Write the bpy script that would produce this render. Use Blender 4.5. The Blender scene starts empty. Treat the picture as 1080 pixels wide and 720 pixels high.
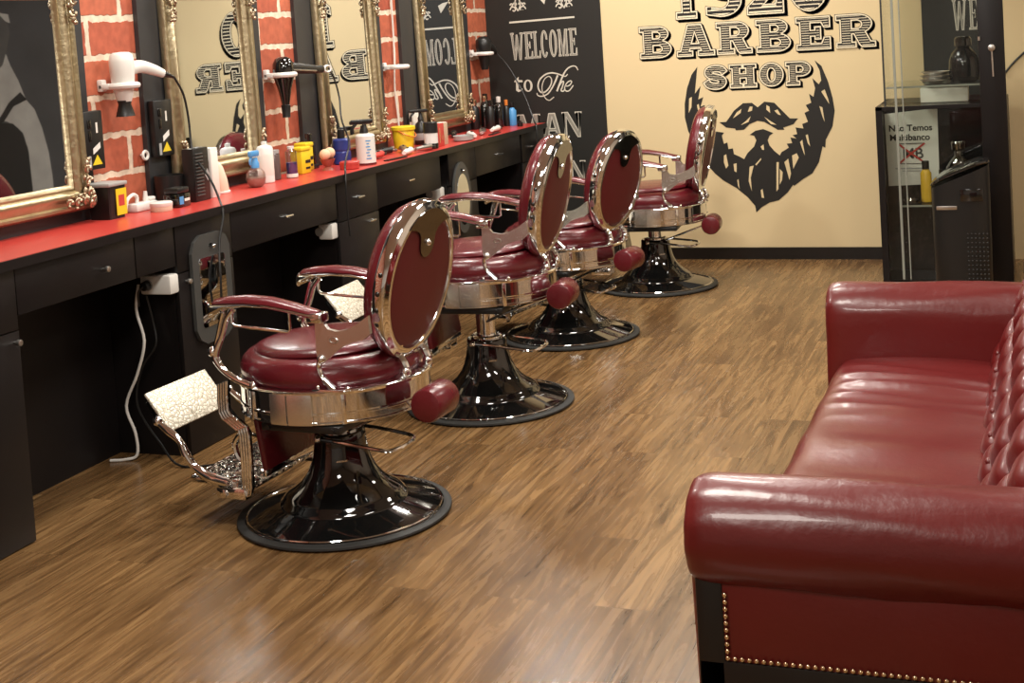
import bpy, bmesh, math, random
from mathutils import Vector, Matrix
from mathutils.geometry import tessellate_polygon
PI = math.pi
random.seed(7)
SC = bpy.context.scene
COL = SC.collection

# ------------------------------------------------------------------ camera
YAW, PITCH, ROLL, CAMH, CAMX, FPX = .3655, .0584, .0634, 1.464, 2.89, 1440.
cam_data = bpy.data.cameras.new('camera')
cam_data.sensor_width = 36
cam_data.lens = 36 * FPX / 1080
cam_data.shift_y = -(360 - 118) / 1080
cam_data.clip_start = .05
cam = bpy.data.objects.new('camera', cam_data); COL.objects.link(cam)
_f = Vector((-math.sin(YAW) * math.cos(PITCH), math.cos(YAW) * math.cos(PITCH), -math.sin(PITCH)))
_r = Vector((math.cos(YAW), math.sin(YAW), 0)); _d = _f.cross(_r)
_r2 = math.cos(ROLL) * _r + math.sin(ROLL) * _d
_d2 = -math.sin(ROLL) * _r + math.cos(ROLL) * _d
_m = Matrix((( _r2.x, -_d2.x, -_f.x, CAMX), (_r2.y, -_d2.y, -_f.y, 0), (_r2.z, -_d2.z, -_f.z, CAMH), (0, 0, 0, 1)))
cam.matrix_world = _m
SC.camera = cam

# ------------------------------------------------------------------ world, lights, exposure
SC.view_settings.view_transform = 'Standard'
SC.view_settings.look = 'None'
SC.view_settings.gamma = 1
SC.view_settings.use_curve_mapping = False
SC.view_settings.exposure = -0.10
wd = bpy.data.worlds.new('world'); SC.world = wd; wd.use_nodes = True
wd.node_tree.nodes['Background'].inputs[0].default_value = (1, .96, .88, 1)
wd.node_tree.nodes['Background'].inputs[1].default_value = .05

def area_light(name, loc, sx, sy, power, col=(1, .95, .86), rot=(0, 0, 0)):
    l = bpy.data.lights.new(name, 'AREA'); l.shape = 'RECTANGLE'; l.size = sx; l.size_y = sy
    l.energy = power; l.color = col
    o = bpy.data.objects.new(name, l); COL.objects.link(o); o.location = loc; o.rotation_euler = rot
    return o
CEIL = 2.75
for (x, y, p) in ((1.30, 6.9, 46), (1.55, 4.9, 50), (1.75, 2.6, 56), (1.75, .3, 50)):
    area_light('ceiling_panel_light', (x, y, CEIL - .03), .6, .6, p)
for y in (3.9, 5.5, 7.2):
    area_light('mirror_row_light', (.22, y, CEIL - .03), .18, .18, 26)
area_light('right_side_light', (3.4, 3.2, CEIL - .03), .3, .9, 28)
area_light('right_side_light', (3.3, 6.3, CEIL - .03), .3, .5, 26)  # added fill lamp, brightens the wall beside the display cabinet

# ------------------------------------------------------------------ materials
def new_mat(name):
    m = bpy.data.materials.new(name); m.use_nodes = True
    return m, m.node_tree.nodes, m.node_tree.links, m.node_tree.nodes['Principled BSDF']
def mat(name, col, rough=.5, metal=0., spec=.5, coat=0., bump=0., bscale=60., var=0., vscale=8.):
    m, n, l, b = new_mat(name)
    b.inputs['Base Color'].default_value = (*col, 1)
    b.inputs['Roughness'].default_value = rough
    b.inputs['Metallic'].default_value = metal
    b.inputs['Specular IOR Level'].default_value = spec
    b.inputs['Coat Weight'].default_value = coat
    if var or bump:
        tc = n.new('ShaderNodeTexCoord')
    if var:
        t = n.new('ShaderNodeTexNoise'); t.inputs['Scale'].default_value = vscale; t.inputs['Detail'].default_value = 5
        l.new(tc.outputs['Object'], t.inputs['Vector'])
        mx = n.new('ShaderNodeMix'); mx.data_type = 'RGBA'
        mx.inputs[6].default_value = (*[c * (1 - var) for c in col], 1)
        mx.inputs[7].default_value = (*[min(1, c * (1 + var)) for c in col], 1)
        l.new(t.outputs['Fac'], mx.inputs[0]); l.new(mx.outputs[2], b.inputs['Base Color'])
    if bump:
        t2 = n.new('ShaderNodeTexNoise'); t2.inputs['Scale'].default_value = bscale; t2.inputs['Detail'].default_value = 4
        l.new(tc.outputs['Object'], t2.inputs['Vector'])
        bp = n.new('ShaderNodeBump'); bp.inputs['Strength'].default_value = bump; bp.inputs['Distance'].default_value = .01
        l.new(t2.outputs['Fac'], bp.inputs['Height']); l.new(bp.outputs[0], b.inputs['Normal'])
    return m

M = {}
M['chrome'] = mat('polished chrome', (.86, .875, .885), .06, 1)
M['chrome_dull'] = mat('brushed nickel', (.62, .6, .57), .28, 1)
M['satin'] = mat('satin silver', (.76, .75, .71), .27, .95)
M['dark_reflection_chrome'] = mat('chrome with painted dark reflection', (.20, .195, .19), .10, 1)  # chrome darkened in colour to imitate a dark reflection on the keyhole plate
M['mirror'] = mat('silvered mirror', (.76, .81, .86), .015, 1)
M['black_gloss'] = mat('black enamel', (.006, .006, .006), .06, 0, .6, .6)
M['black_plastic'] = mat('black plastic', (.009, .009, .009), .38)
M['black_rubber'] = mat('black rubber', (.022, .022, .021), .6)
M['black_wood'] = mat('black stained wood', (.008, .006, .005), .35, var=.3)
M['black_laminate'] = mat('black brown laminate', (.0085, .0068, .0068), .36, 0, .3)
M['panel_black'] = mat('black painted wall panel', (.030, .030, .032), .40, 0, .5)
M['mural_black'] = mat('black chalkboard mural', (.017, .016, .014), .5, 0, .4)
M['maroon'] = mat('maroon leather', (.115, .009, .014), .27, 0, .5, .1, bump=.12, bscale=90, var=.12)
M['maroon_flat'] = mat('maroon vinyl back panel', (.115, .009, .013), .48, 0, .4, bump=.05, bscale=200)
M['sofa'] = mat('oxblood leather', (.125, .0085, .0085), .33, 0, .5, .15, bump=.10, bscale=45, var=.14, vscale=5)
M['gold'] = mat('antique gold leaf', (.50, .42, .27), .38, 1, bump=.25, bscale=50, var=.25, vscale=14)
M['gold_dark'] = mat('tarnished gilt', (.46, .37, .26), .4, 1, bump=.2, bscale=80, var=.35, vscale=30)
M['red_top'] = mat('red laminate', (.50, .045, .035), .32)
M['white'] = mat('white plastic', (.74, .72, .68), .35)
M['cream'] = mat('cream plastic', (.75, .62, .48), .45)
M['paper'] = mat('white paper', (.78, .75, .68), .7)
M['yellow'] = mat('yellow plastic', (.75, .55, .02), .4)
M['blue'] = mat('blue plastic', (.03, .05, .25), .3)
M['sky'] = mat('light blue plastic', (.08, .30, .62), .35)
M['red'] = mat('red plastic', (.50, .05, .04), .4)
M['orange'] = mat('orange plastic', (.70, .22, .04), .4)
M['grey'] = mat('grey plastic', (.055, .055, .052), .4)
M['grey_light'] = mat('light grey plastic', (.35, .35, .34), .4)
M['brass'] = mat('brass', (.82, .66, .44), .25, 1)
M['amber'] = mat('amber oil', (.65, .40, .04), .15)
M['smoke'] = mat('smoked bottle glass', (.006, .006, .007), .08, 0, .6)
M['peach'] = mat('peach foam', (.75, .50, .33), .8)
M['ink'] = mat('dark brown wall ink', (.011, .009, .007), .6)
M['ivory_ink'] = mat('ivory wall ink', (.80, .70, .50), .6)
M['chalk'] = mat('chalk white ink', (.62, .58, .49), .6)
M['chalk_grey'] = mat('chalk grey ink', (.27, .25, .21), .6)
M['tan'] = mat('tan card', (.50, .38, .26), .6)
M['print_skin'] = mat('grey photo print light', (.40, .385, .355), .5, var=.35, vscale=5)
M['print_dark'] = mat('grey photo print dark', (.012, .012, .012), .5)
M['print_mid'] = mat('grey photo print mid', (.085, .083, .080), .5, var=.4, vscale=4)

def wall_paint(name, col):
    return mat(name, col, .75, 0, .25, bump=.03, bscale=120, var=.03, vscale=1.5)
M['cream_wall'] = wall_paint('cream wall paint', (.70, .555, .325))
M['pale_wall'] = wall_paint('pale wall paint', (.72, .60, .49))
M['ceiling'] = mat('ceiling paint', (.62, .58, .52), .8)

def footplate_mat():
    m, n, l, b = new_mat('embossed ivory footplate')
    b.inputs['Metallic'].default_value = .25; b.inputs['Roughness'].default_value = .4
    tc = n.new('ShaderNodeTexCoord')
    v = n.new('ShaderNodeTexVoronoi'); v.feature = 'DISTANCE_TO_EDGE'; v.inputs['Scale'].default_value = 62
    l.new(tc.outputs['Object'], v.inputs['Vector'])
    cr = n.new('ShaderNodeValToRGB'); cr.color_ramp.elements[0].position = .02; cr.color_ramp.elements[1].position = .12
    cr.color_ramp.elements[0].color = (.42, .37, .28, 1); cr.color_ramp.elements[1].color = (.80, .74, .62, 1)
    l.new(v.outputs['Distance'], cr.inputs[0]); l.new(cr.outputs[0], b.inputs['Base Color'])
    bp = n.new('ShaderNodeBump'); bp.inputs['Strength'].default_value = .6; bp.inputs['Distance'].default_value = .006
    l.new(v.outputs['Distance'], bp.inputs['Height']); l.new(bp.outputs[0], b.inputs['Normal'])
    return m
M['footplate'] = footplate_mat()
def ornate_mat():
    m, n, l, b = new_mat('cast filigree chrome')
    b.inputs['Metallic'].default_value = 1; b.inputs['Roughness'].default_value = .16
    b.inputs['Base Color'].default_value = (.72, .70, .66, 1)
    tc = n.new('ShaderNodeTexCoord')
    v = n.new('ShaderNodeTexVoronoi'); v.inputs['Scale'].default_value = 34
    l.new(tc.outputs['Object'], v.inputs['Vector'])
    bp = n.new('ShaderNodeBump'); bp.inputs['Strength'].default_value = .9; bp.inputs['Distance'].default_value = .01
    l.new(v.outputs['Distance'], bp.inputs['Height']); l.new(bp.outputs[0], b.inputs['Normal'])
    return m
M['ornate'] = ornate_mat()

def glass_mat(name, tint=(.93, .95, .93), refl=.10):
    m, n, l, b = new_mat(name)
    n.remove(b)
    out = n['Material Output']
    tr = n.new('ShaderNodeBsdfTransparent'); tr.inputs[0].default_value = (*tint, 1)
    gl = n.new('ShaderNodeBsdfGlossy'); gl.inputs['Roughness'].default_value = .02; gl.inputs[0].default_value = (.9, .9, .9, 1)
    fr = n.new('ShaderNodeLayerWeight'); fr.inputs[0].default_value = .25
    mx = n.new('ShaderNodeMixShader')
    ad = n.new('ShaderNodeMath'); ad.operation = 'MULTIPLY_ADD'; ad.inputs[1].default_value = .38; ad.inputs[2].default_value = refl * .5
    l.new(fr.outputs['Fresnel'], ad.inputs[0])
    l.new(ad.outputs[0], mx.inputs[0]); l.new(tr.outputs[0], mx.inputs[1]); l.new(gl.outputs[0], mx.inputs[2])
    l.new(mx.outputs[0], out.inputs[0])
    return m
M['glass'] = glass_mat('clear pane glass', (.93, .95, .93), .02)
M['cut_glass'] = glass_mat('cut decanter glass', (.80, .80, .76), .75)
M['glass_edge'] = mat('pale glass edge', (.26, .27, .23), .15, 0, .6)
M['clear'] = glass_mat('clear bottle plastic', (.85, .82, .80), .25)

def floor_mat():
    m, n, l, b = new_mat('oak plank floor')
    tc = n.new('ShaderNodeTexCoord')
    sep = n.new('ShaderNodeSeparateXYZ'); l.new(tc.outputs['Object'], sep.inputs[0])
    cmb = n.new('ShaderNodeCombineXYZ')
    l.new(sep.outputs['Y'], cmb.inputs['X']); l.new(sep.outputs['X'], cmb.inputs['Y'])
    br = n.new('ShaderNodeTexBrick'); br.offset = .37; br.offset_frequency = 2
    br.inputs['Scale'].default_value = 1; br.inputs['Brick Width'].default_value = 1.22; br.inputs['Row Height'].default_value = .15
    br.inputs['Mortar Size'].default_value = .0012; br.inputs['Mortar Smooth'].default_value = .3
    br.inputs['Color1'].default_value = (0, 0, 0, 1); br.inputs['Color2'].default_value = (1, 1, 1, 1); br.inputs['Mortar'].default_value = (.5, .5, .5, 1)
    l.new(cmb.outputs[0], br.inputs['Vector'])
    # grain: stretched along Y, shifted per plank
    mul = n.new('ShaderNodeVectorMath'); mul.operation = 'MULTIPLY'; mul.inputs[1].default_value = (17, 1.5, 1)
    l.new(tc.outputs['Object'], mul.inputs[0])
    off = n.new('ShaderNodeVectorMath'); off.operation = 'SCALE'; off.inputs['Scale'].default_value = 37.
    l.new(br.outputs['Color'], off.inputs[0])
    add = n.new('ShaderNodeVectorMath'); l.new(mul.outputs[0], add.inputs[0]); l.new(off.outputs[0], add.inputs[1])
    g1 = n.new('ShaderNodeTexNoise'); g1.inputs['Scale'].default_value = 1.5; g1.inputs['Detail'].default_value = 6; g1.inputs['Roughness'].default_value = .6; g1.inputs['Distortion'].default_value = 1.2
    l.new(add.outputs[0], g1.inputs['Vector'])
    mul2 = n.new('ShaderNodeVectorMath'); mul2.operation = 'MULTIPLY'; mul2.inputs[1].default_value = (70, 2.2, 1)
    l.new(tc.outputs['Object'], mul2.inputs[0])
    add2 = n.new('ShaderNodeVectorMath'); l.new(mul2.outputs[0], add2.inputs[0]); l.new(off.outputs[0], add2.inputs[1])
    g2 = n.new('ShaderNodeTexNoise'); g2.inputs['Scale'].default_value = 1.2; g2.inputs['Detail'].default_value = 3
    l.new(add2.outputs[0], g2.inputs['Vector'])
    cr = n.new('ShaderNodeValToRGB'); e = cr.color_ramp.elements
    e[0].position = .28; e[0].color = (.095, .048, .019, 1); e[1].position = .72; e[1].color = (.35, .208, .090, 1)
    k = e.new(.5); k.color = (.225, .126, .052, 1)
    l.new(g1.outputs['Fac'], cr.inputs[0])
    fine = n.new('ShaderNodeMix'); fine.data_type = 'RGBA'; fine.blend_type = 'MULTIPLY'; fine.inputs[0].default_value = .6
    cr2 = n.new('ShaderNodeValToRGB'); cr2.color_ramp.elements[0].position = .33; cr2.color_ramp.elements[0].color = (.42, .38, .33, 1)
    cr2.color_ramp.elements[1].position = .62; cr2.color_ramp.elements[1].color = (1.0, 1.0, 1.0, 1)
    l.new(g2.outputs['Fac'], cr2.inputs[0]); l.new(cr.outputs[0], fine.inputs[6]); l.new(cr2.outputs[0], fine.inputs[7])
    # plank tone
    cr3 = n.new('ShaderNodeValToRGB'); cr3.color_ramp.elements[0].color = (.70, .66, .62, 1); cr3.color_ramp.elements[1].color = (1.12, 1.1, 1.05, 1)
    l.new(br.outputs['Color'], cr3.inputs[0])
    tone = n.new('ShaderNodeMix'); tone.data_type = 'RGBA'; tone.blend_type = 'MULTIPLY'; tone.inputs[0].default_value = 1
    l.new(fine.outputs[2], tone.inputs[6]); l.new(cr3.outputs[0], tone.inputs[7])
    seam = n.new('ShaderNodeMix'); seam.data_type = 'RGBA'; seam.inputs[7].default_value = (.07, .04, .018, 1)
    sm = n.new('ShaderNodeMath'); sm.operation = 'MULTIPLY'; sm.inputs[1].default_value = .6
    l.new(br.outputs['Fac'], sm.inputs[0]); l.new(sm.outputs[0], seam.inputs[0]); l.new(tone.outputs[2], seam.inputs[6])
    l.new(seam.outputs[2], b.inputs['Base Color'])
    rr = n.new('ShaderNodeMapRange'); rr.inputs['To Min'].default_value = .2; rr.inputs['To Max'].default_value = .34
    l.new(g1.outputs['Fac'], rr.inputs['Value']); l.new(rr.outputs[0], b.inputs['Roughness'])
    b.inputs['Specular IOR Level'].default_value = .5
    bp = n.new('ShaderNodeBump'); bp.inputs['Strength'].default_value = .06; bp.inputs['Distance'].default_value = .004
    l.new(g2.outputs['Fac'], bp.inputs['Height']); l.new(bp.outputs[0], b.inputs['Normal'])
    return m
M['floor'] = floor_mat()

def brick_mat():
    m, n, l, b = new_mat('red brick with pale mortar')
    tc = n.new('ShaderNodeTexCoord')
    sep = n.new('ShaderNodeSeparateXYZ'); l.new(tc.outputs['Object'], sep.inputs[0])
    cmb = n.new('ShaderNodeCombineXYZ')
    l.new(sep.outputs['Y'], cmb.inputs['X']); l.new(sep.outputs['Z'], cmb.inputs['Y'])
    ns = n.new('ShaderNodeTexNoise'); ns.inputs['Scale'].default_value = 22; ns.inputs['Detail'].default_value = 7
    l.new(tc.outputs['Object'], ns.inputs['Vector'])
    sc = n.new('ShaderNodeVectorMath'); sc.operation = 'SCALE'; sc.inputs['Scale'].default_value = .030
    l.new(ns.outputs['Color'], sc.inputs[0])
    ad = n.new('ShaderNodeVectorMath'); l.new(cmb.outputs[0], ad.inputs[0]); l.new(sc.outputs[0], ad.inputs[1])
    br = n.new('ShaderNodeTexBrick'); br.inputs['Scale'].default_value = 1
    br.inputs['Brick Width'].default_value = .40; br.inputs['Row Height'].default_value = .148
    br.inputs['Mortar Size'].default_value = .0140; br.inputs['Mortar Smooth'].default_value = .25
    br.inputs['Color1'].default_value = (.36, .072, .038, 1); br.inputs['Color2'].default_value = (.50, .135, .068, 1)
    br.inputs['Mortar'].default_value = (.74, .62, .50, 1)
    l.new(ad.outputs[0], br.inputs['Vector'])
    n2 = n.new('ShaderNodeTexNoise'); n2.inputs['Scale'].default_value = 30; n2.inputs['Detail'].default_value = 6
    l.new(tc.outputs['Object'], n2.inputs['Vector'])
    cr = n.new('ShaderNodeValToRGB'); cr.color_ramp.elements[0].position = .3; cr.color_ramp.elements[0].color = (.7, .65, .6, 1); cr.color_ramp.elements[1].position = .7; cr.color_ramp.elements[1].color = (1.1, 1.05, 1, 1)
    l.new(n2.outputs['Fac'], cr.inputs[0])
    mx = n.new('ShaderNodeMix'); mx.data_type = 'RGBA'; mx.blend_type = 'MULTIPLY'; mx.inputs[0].default_value = .8
    l.new(br.outputs['Color'], mx.inputs[6]); l.new(cr.outputs[0], mx.inputs[7]); l.new(mx.outputs[2], b.inputs['Base Color'])
    b.inputs['Roughness'].default_value = .75
    bp = n.new('ShaderNodeBump'); bp.inputs['Strength'].default_value = .5; bp.inputs['Distance'].default_value = .01; bp.invert = True
    l.new(br.outputs['Fac'], bp.inputs['Height']); l.new(bp.outputs[0], b.inputs['Normal'])
    return m
M['brick'] = brick_mat()

# ------------------------------------------------------------------ mesh builder
def catmull(pts, k=6, closed=False):
    P = [Vector(p) for p in pts]; out = []; n = len(P)
    rng = n if closed else n - 1
    for i in range(rng):
        p1, p2 = P[i], P[(i + 1) % n]
        p0 = P[i - 1] if (closed or i > 0) else p1 * 2 - p2
        p3 = P[(i + 2) % n] if (closed or i + 2 < n) else p2 * 2 - p1
        for j in range(k):
            t = j / k
            out.append(.5 * ((2 * p1) + (p2 - p0) * t + (2 * p0 - 5 * p1 + 4 * p2 - p3) * t * t + (3 * p1 - p0 - 3 * p2 + p3) * t ** 3))
    if not closed: out.append(P[-1])
    return out

class MB:
    def __init__(s): s.v = []; s.f = []
    def add(s, vs, fs, mtx=None):
        o = len(s.v)
        s.v += [tuple((mtx @ Vector(p)) if mtx else p) for p in vs]
        s.f += [tuple(i + o for i in f) for f in fs]
        return s
    def box(s, c, d, r=0., mtx=None, seg=2):
        bm = bmesh.new(); bmesh.ops.create_cube(bm, size=1)
        bmesh.ops.scale(bm, vec=Vector(d), verts=bm.verts)
        if r: bmesh.ops.bevel(bm, geom=bm.edges[:], offset=min(r, min(d) * .49), segments=seg, profile=.5, affect='EDGES')
        bmesh.ops.translate(bm, vec=Vector(c), verts=bm.verts)
        bm.verts.index_update()
        s.add([v.co.copy() for v in bm.verts], [[v.index for v in f.verts] for f in bm.faces], mtx); bm.free(); return s
    def span(s, a, b, r=0., mtx=None):
        return s.box([(x + y) / 2 for x, y in zip(a, b)], [abs(y - x) for x, y in zip(a, b)], r, mtx)
    def lathe(s, prof, c=(0, 0, 0), n=40, sx=1., sy=1., mtx=None):
        vs = []; fs = []; m = len(prof)
        for i in range(n):
            a = 2 * PI * i / n; ca, sa = math.cos(a), math.sin(a)
            for r, z in prof: vs.append((c[0] + r * ca * sx, c[1] + r * sa * sy, c[2] + z))
        for i in range(n):
            j = (i + 1) % n
            for k in range(m - 1):
                fs.append((i * m + k, j * m + k, j * m + k + 1, i * m + k + 1))
        if prof[0][0] > 1e-6: fs.append(tuple(i * m for i in range(n))[::-1])
        if prof[-1][0] > 1e-6: fs.append(tuple(i * m + m - 1 for i in range(n)))
        return s.add(vs, fs, mtx)
    def loft(s, rings, closed=False, cap=True, mtx=None):
        n = len(rings[0]); vs = [p for r in rings for p in r]; fs = []; m = len(rings)
        for i in range(m if closed else m - 1):
            a = i * n; b = ((i + 1) % m) * n
            for k in range(n):
                k2 = (k + 1) % n
                fs.append((a + k, a + k2, b + k2, b + k))
        if cap and not closed:
            fs.append(tuple(range(n))[::-1]); fs.append(tuple((m - 1) * n + k for k in range(n)))
        return s.add(vs, fs, mtx)
    def tube(s, pts, r, n=8, k=5, closed=False, smooth=True, flat=(1, 1), mtx=None):
        cnt = len(pts)
        P = catmull(pts, k, closed) if smooth and cnt > 2 else [Vector(p) for p in pts]
        m = len(P); rings = []; up = None
        for i, p in enumerate(P):
            if closed: t = P[(i + 1) % m] - P[i - 1]
            else: t = P[min(i + 1, m - 1)] - P[max(i - 1, 0)]
            t.normalize()
            if up is None:
                up = Vector((0, 0, 1)) if abs(t.z) < .9 else Vector((0, 1, 0))
            u = (up - t * up.dot(t)); u.normalize(); up = u
            w = t.cross(u)
            if isinstance(r, (list, tuple)):
                q = i / (m - 1) * (len(r) - 1); a = int(min(q, len(r) - 2)); rr = r[a] + (r[a + 1] - r[a]) * (q - a)
            else: rr = r
            rings.append([p + (u * math.cos(2 * PI * j / n) * flat[0] + w * math.sin(2 * PI * j / n) * flat[1]) * rr for j in range(n)])
        return s.loft(rings, closed, True, mtx)
    def ball(s, c, r, n=14, m=8, mtx=None):
        rx, ry, rz = r if isinstance(r, (list, tuple)) else (r, r, r)
        prof = [(math.cos(-PI / 2 + PI * i / m), math.sin(-PI / 2 + PI * i / m) * rz) for i in range(m + 1)]
        prof[0] = (1e-7, -rz); prof[-1] = (1e-7, rz)
        return s.lathe(prof, c, n, rx, ry, mtx)
    def cyl(s, a, b, r, n=20, rr=.0, mtx=None):
        a = Vector(a); b = Vector(b); L = (b - a).length
        q = Vector((0, 0, 1)).rotation_difference(b - a).to_matrix().to_4x4()
        T = Matrix.Translation(a) @ q
        if mtx: T = mtx @ T
        if rr:
            prof = [(1e-6, 0), (r - rr, 0), (r - rr * .3, rr * .3), (r, rr), (r, L - rr), (r - rr * .3, L - rr * .3), (r - rr, L), (1e-6, L)]
        else: prof = [(r, 0), (r, L)]
        return s.lathe(prof, n=n, mtx=T)
    def torus(s, c, R, r, ax='Z', n=28, m=8, sx=1., sy=1., mtx=None):
        rings = []
        for i in range(n):
            a = 2 * PI * i / n; ring = []
            for j in range(m):
                t = 2 * PI * j / m; q = R + r * math.cos(t)
                p = (q * math.cos(a) * sx, q * math.sin(a) * sy, r * math.sin(t))
                if ax == 'Y': p = (p[0], p[2], p[1])
                if ax == 'X': p = (p[2], p[0], p[1])
                ring.append((c[0] + p[0], c[1] + p[1], c[2] + p[2]))
            rings.append(ring)
        return s.loft(rings, True, mtx=mtx)
    def prism(s, poly, d0, d1, plane='XZ', holes=(), mtx=None):
        loops = [list(poly)] + [list(h) for h in holes]
        def P(p, d):
            return {'XZ': (p[0], d, p[1]), 'XY': (p[0], p[1], d), 'YZ': (d, p[0], p[1])}[plane]
        flat = [p for lp in loops for p in lp]; n = len(flat)
        tri = tessellate_polygon([[Vector((p[0], p[1], 0)) for p in lp] for lp in loops])
        vs = [P(p, d0) for p in flat] + [P(p, d1) for p in flat]
        fs = [tuple(t) for t in tri] + [tuple(i + n for i in t[::-1]) for t in tri]
        o = 0
        for lp in loops:
            k = len(lp)
            for i in range(k):
                j = (i + 1) % k; fs.append((o + i, o + j, o + j + n, o + i + n))
            o += k
        return s.add(vs, fs, mtx)

def obj(name, mb, m, parent=None, loc=None, smooth=40, fix=True):
    me = bpy.data.meshes.new(name); me.from_pydata([tuple(v) for v in mb.v], [], mb.f); me.validate()
    if fix:
        bm = bmesh.new(); bm.from_mesh(me); bmesh.ops.recalc_face_normals(bm, faces=bm.faces); bm.to_mesh(me); bm.free()
    me.materials.append(M[m] if isinstance(m, str) else m)
    if smooth:
        me.polygons.foreach_set('use_smooth', [True] * len(me.polygons))
        me.set_sharp_from_angle(angle=math.radians(smooth))
    o = bpy.data.objects.new(name, me); COL.objects.link(o)
    if parent: o.parent = parent
    if loc: o.location = loc
    return o
def tag(o, label, cat, group=None, kind=None):
    o['label'] = label; o['category'] = cat
    if group: o['group'] = group
    if kind: o['kind'] = kind
    return o
def thing(name, label, cat, loc=(0, 0, 0), rz=0., group=None):
    o = bpy.data.objects.new(name, None); COL.objects.link(o); o.empty_display_size = .05
    o.location = loc; o.rotation_euler = (0, 0, rz)
    return tag(o, label, cat, group)
def struct(name, mb, m, smooth=0):
    o = obj(name, mb, m, smooth=smooth); o['kind'] = 'structure'; return o
def dup(root, loc, rz, label):
    r = root.copy(); COL.objects.link(r); r.location = loc; r.rotation_euler = (0, 0, rz); r['label'] = label
    for ch in list(root.children):
        c = ch.copy(); COL.objects.link(c); c.parent = r
        for g in list(ch.children):
            d = g.copy(); COL.objects.link(d); d.parent = c
    return r

# ------------------------------------------------------------------ room shell
XL, YB, XR, YF = -.375, 8.17, 4.75, -2.4
struct('floor', MB().span((XL - .1, YF, -.1), (XR, YB + .1, 0)), 'floor')
struct('ceiling', MB().span((XL - .1, YF, CEIL), (XR, YB + .1, CEIL + .1)), 'ceiling')
struct('wall_left', MB().span((XL - .1, YF, 0), (XL, YB + .1, CEIL)), 'brick')
struct('wall_back', MB().span((XL, YB, 0), (XR, YB + .1, CEIL)), 'cream_wall')
struct('wall_right', MB().span((XR, YF, 0), (XR + .1, YB + .1, CEIL)), 'pale_wall')
struct('wall_front', MB().span((XL - .1, YF - .1, 0), (XR + .1, YF, CEIL)), mat('white wall paint', (.74, .72, .68), .7))
struct('baseboard_back', MB().span((.395, YB - .015, 0), (2.05, YB, .072)), 'black_wood')
for i, (a, b) in enumerate(((2.5, 4.13), (4.47, 5.36), (5.69, 6.59), (6.84, 7.81))):
    struct('trim_%d' % (i + 1), MB().span((XL, a, .80), (XL + .02, b, CEIL)), 'panel_black')
PX = XL + .02

# ------------------------------------------------------------------ lettering helpers
def arc(cx, cy, rx, ry, a0, a1, n=12):
    return [(cx + rx * math.cos(math.radians(a0 + (a1 - a0) * i / n)), cy + ry * math.sin(math.radians(a0 + (a1 - a0) * i / n))) for i in range(n + 1)]
def ribbon(pts, w, k=8):
    P = catmull([(x, y, 0) for x, y in pts], k); L = []; R = []
    m = len(P)
    for i, p in enumerate(P):
        t = (P[min(i + 1, m - 1)] - P[max(i - 1, 0)]).normalized(); nrm = Vector((-t.y, t.x, 0))
        ww = w if not callable(w) else w(i / (m - 1))
        L.append((p.x + nrm.x * ww, p.y + nrm.y * ww)); R.append((p.x - nrm.x * ww, p.y - nrm.y * ww))
    return L + R[::-1]
def G_B():
    return [[(0, 0), (.6, 0)] + arc(.6, .27, .40, .27, -90, 90) + arc(.56, .77, .36, .23, -80, 90) + [(0, 1), (0, .87), (.12, .87), (.12, .13), (0, .13)],
            [(.40, .15), (.58, .15)] + arc(.58, .28, .15, .13, -90, 90) + [(.40, .41)], [(.40, .60), (.55, .60)] + arc(.55, .725, .13, .125, -90, 90) + [(.40, .85)]]
def G_A():
    return [[(0, 0), (.40, 0), (.40, .13), (.31, .13), (.335, .24), (.645, .24), (.67, .13), (.58, .13), (.58, 0), (1, 0), (1, .13), (.90, .13), (.66, 1), (.32, 1), (.09, .13), (0, .13)],
            [(.37, .37), (.61, .37), (.49, .80)]]
def G_R():
    return [[(0, 0), (.48, 0), (.48, .13), (.38, .13), (.38, .42), (.46, .42), (.60, .08), (.66, 0), (1, 0), (1, .13), (.88, .14), (.74, .46)] + arc(.56, .72, .36, .28, -55, 90) + [(0, 1), (0, .87), (.11, .87), (.11, .13), (0, .13)],
            [(.38, .55), (.54, .55)] + arc(.54, .70, .14, .15, -90, 90) + [(.38, .85)]]
def G_P():
    return [[(0, 0), (.5, 0), (.5, .13), (.39, .13), (.39, .40), (.58, .40)] + arc(.58, .70, .38, .30, -90, 90) + [(0, 1), (0, .87), (.12, .87), (.12, .13), (0, .13)],
            [(.39, .54), (.56, .54)] + arc(.56, .695, .14, .155, -90, 90) + [(.39, .85)]]
def G_E():
    return [[(0, 0), (.95, 0), (.95, .34), (.80, .34), (.72, .15), (.38, .15), (.38, .42), (.54, .42), (.54, .32), (.68, .32), (.68, .68), (.54, .68), (.54, .57), (.38, .57), (.38, .85), (.72, .85), (.80, .69), (.95, .69), (.95, 1), (0, 1), (0, .87), (.11, .87), (.11, .13), (0, .13)]]
def G_H():
    return [[(0, 0), (.46, 0), (.46, .13), (.36, .13), (.36, .43), (.64, .43), (.64, .13), (.54, .13), (.54, 0), (1, 0), (1, .13), (.9, .13), (.9, .87), (1, .87), (1, 1), (.54, 1), (.54, .87), (.64, .87), (.64, .58), (.36, .58), (.36, .87), (.46, .87), (.46, 1), (0, 1), (0, .87), (.1, .87), (.1, .13), (0, .13)]]
def G_O(t=.30):
    return [arc(.5, .5, .5, .5, 0, 345, 23), arc(.5, .5, .5 - t, .5 - t * .55, 0, 345, 23)]
def G_S():
    o = ribbon([(.90, .70), (.78, .85), (.50, .90), (.22, .83), (.17, .68), (.32, .56), (.66, .46), (.83, .32), (.74, .15), (.48, .09), (.20, .15), (.08, .32)], .125, 5)
    return [o]
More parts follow.
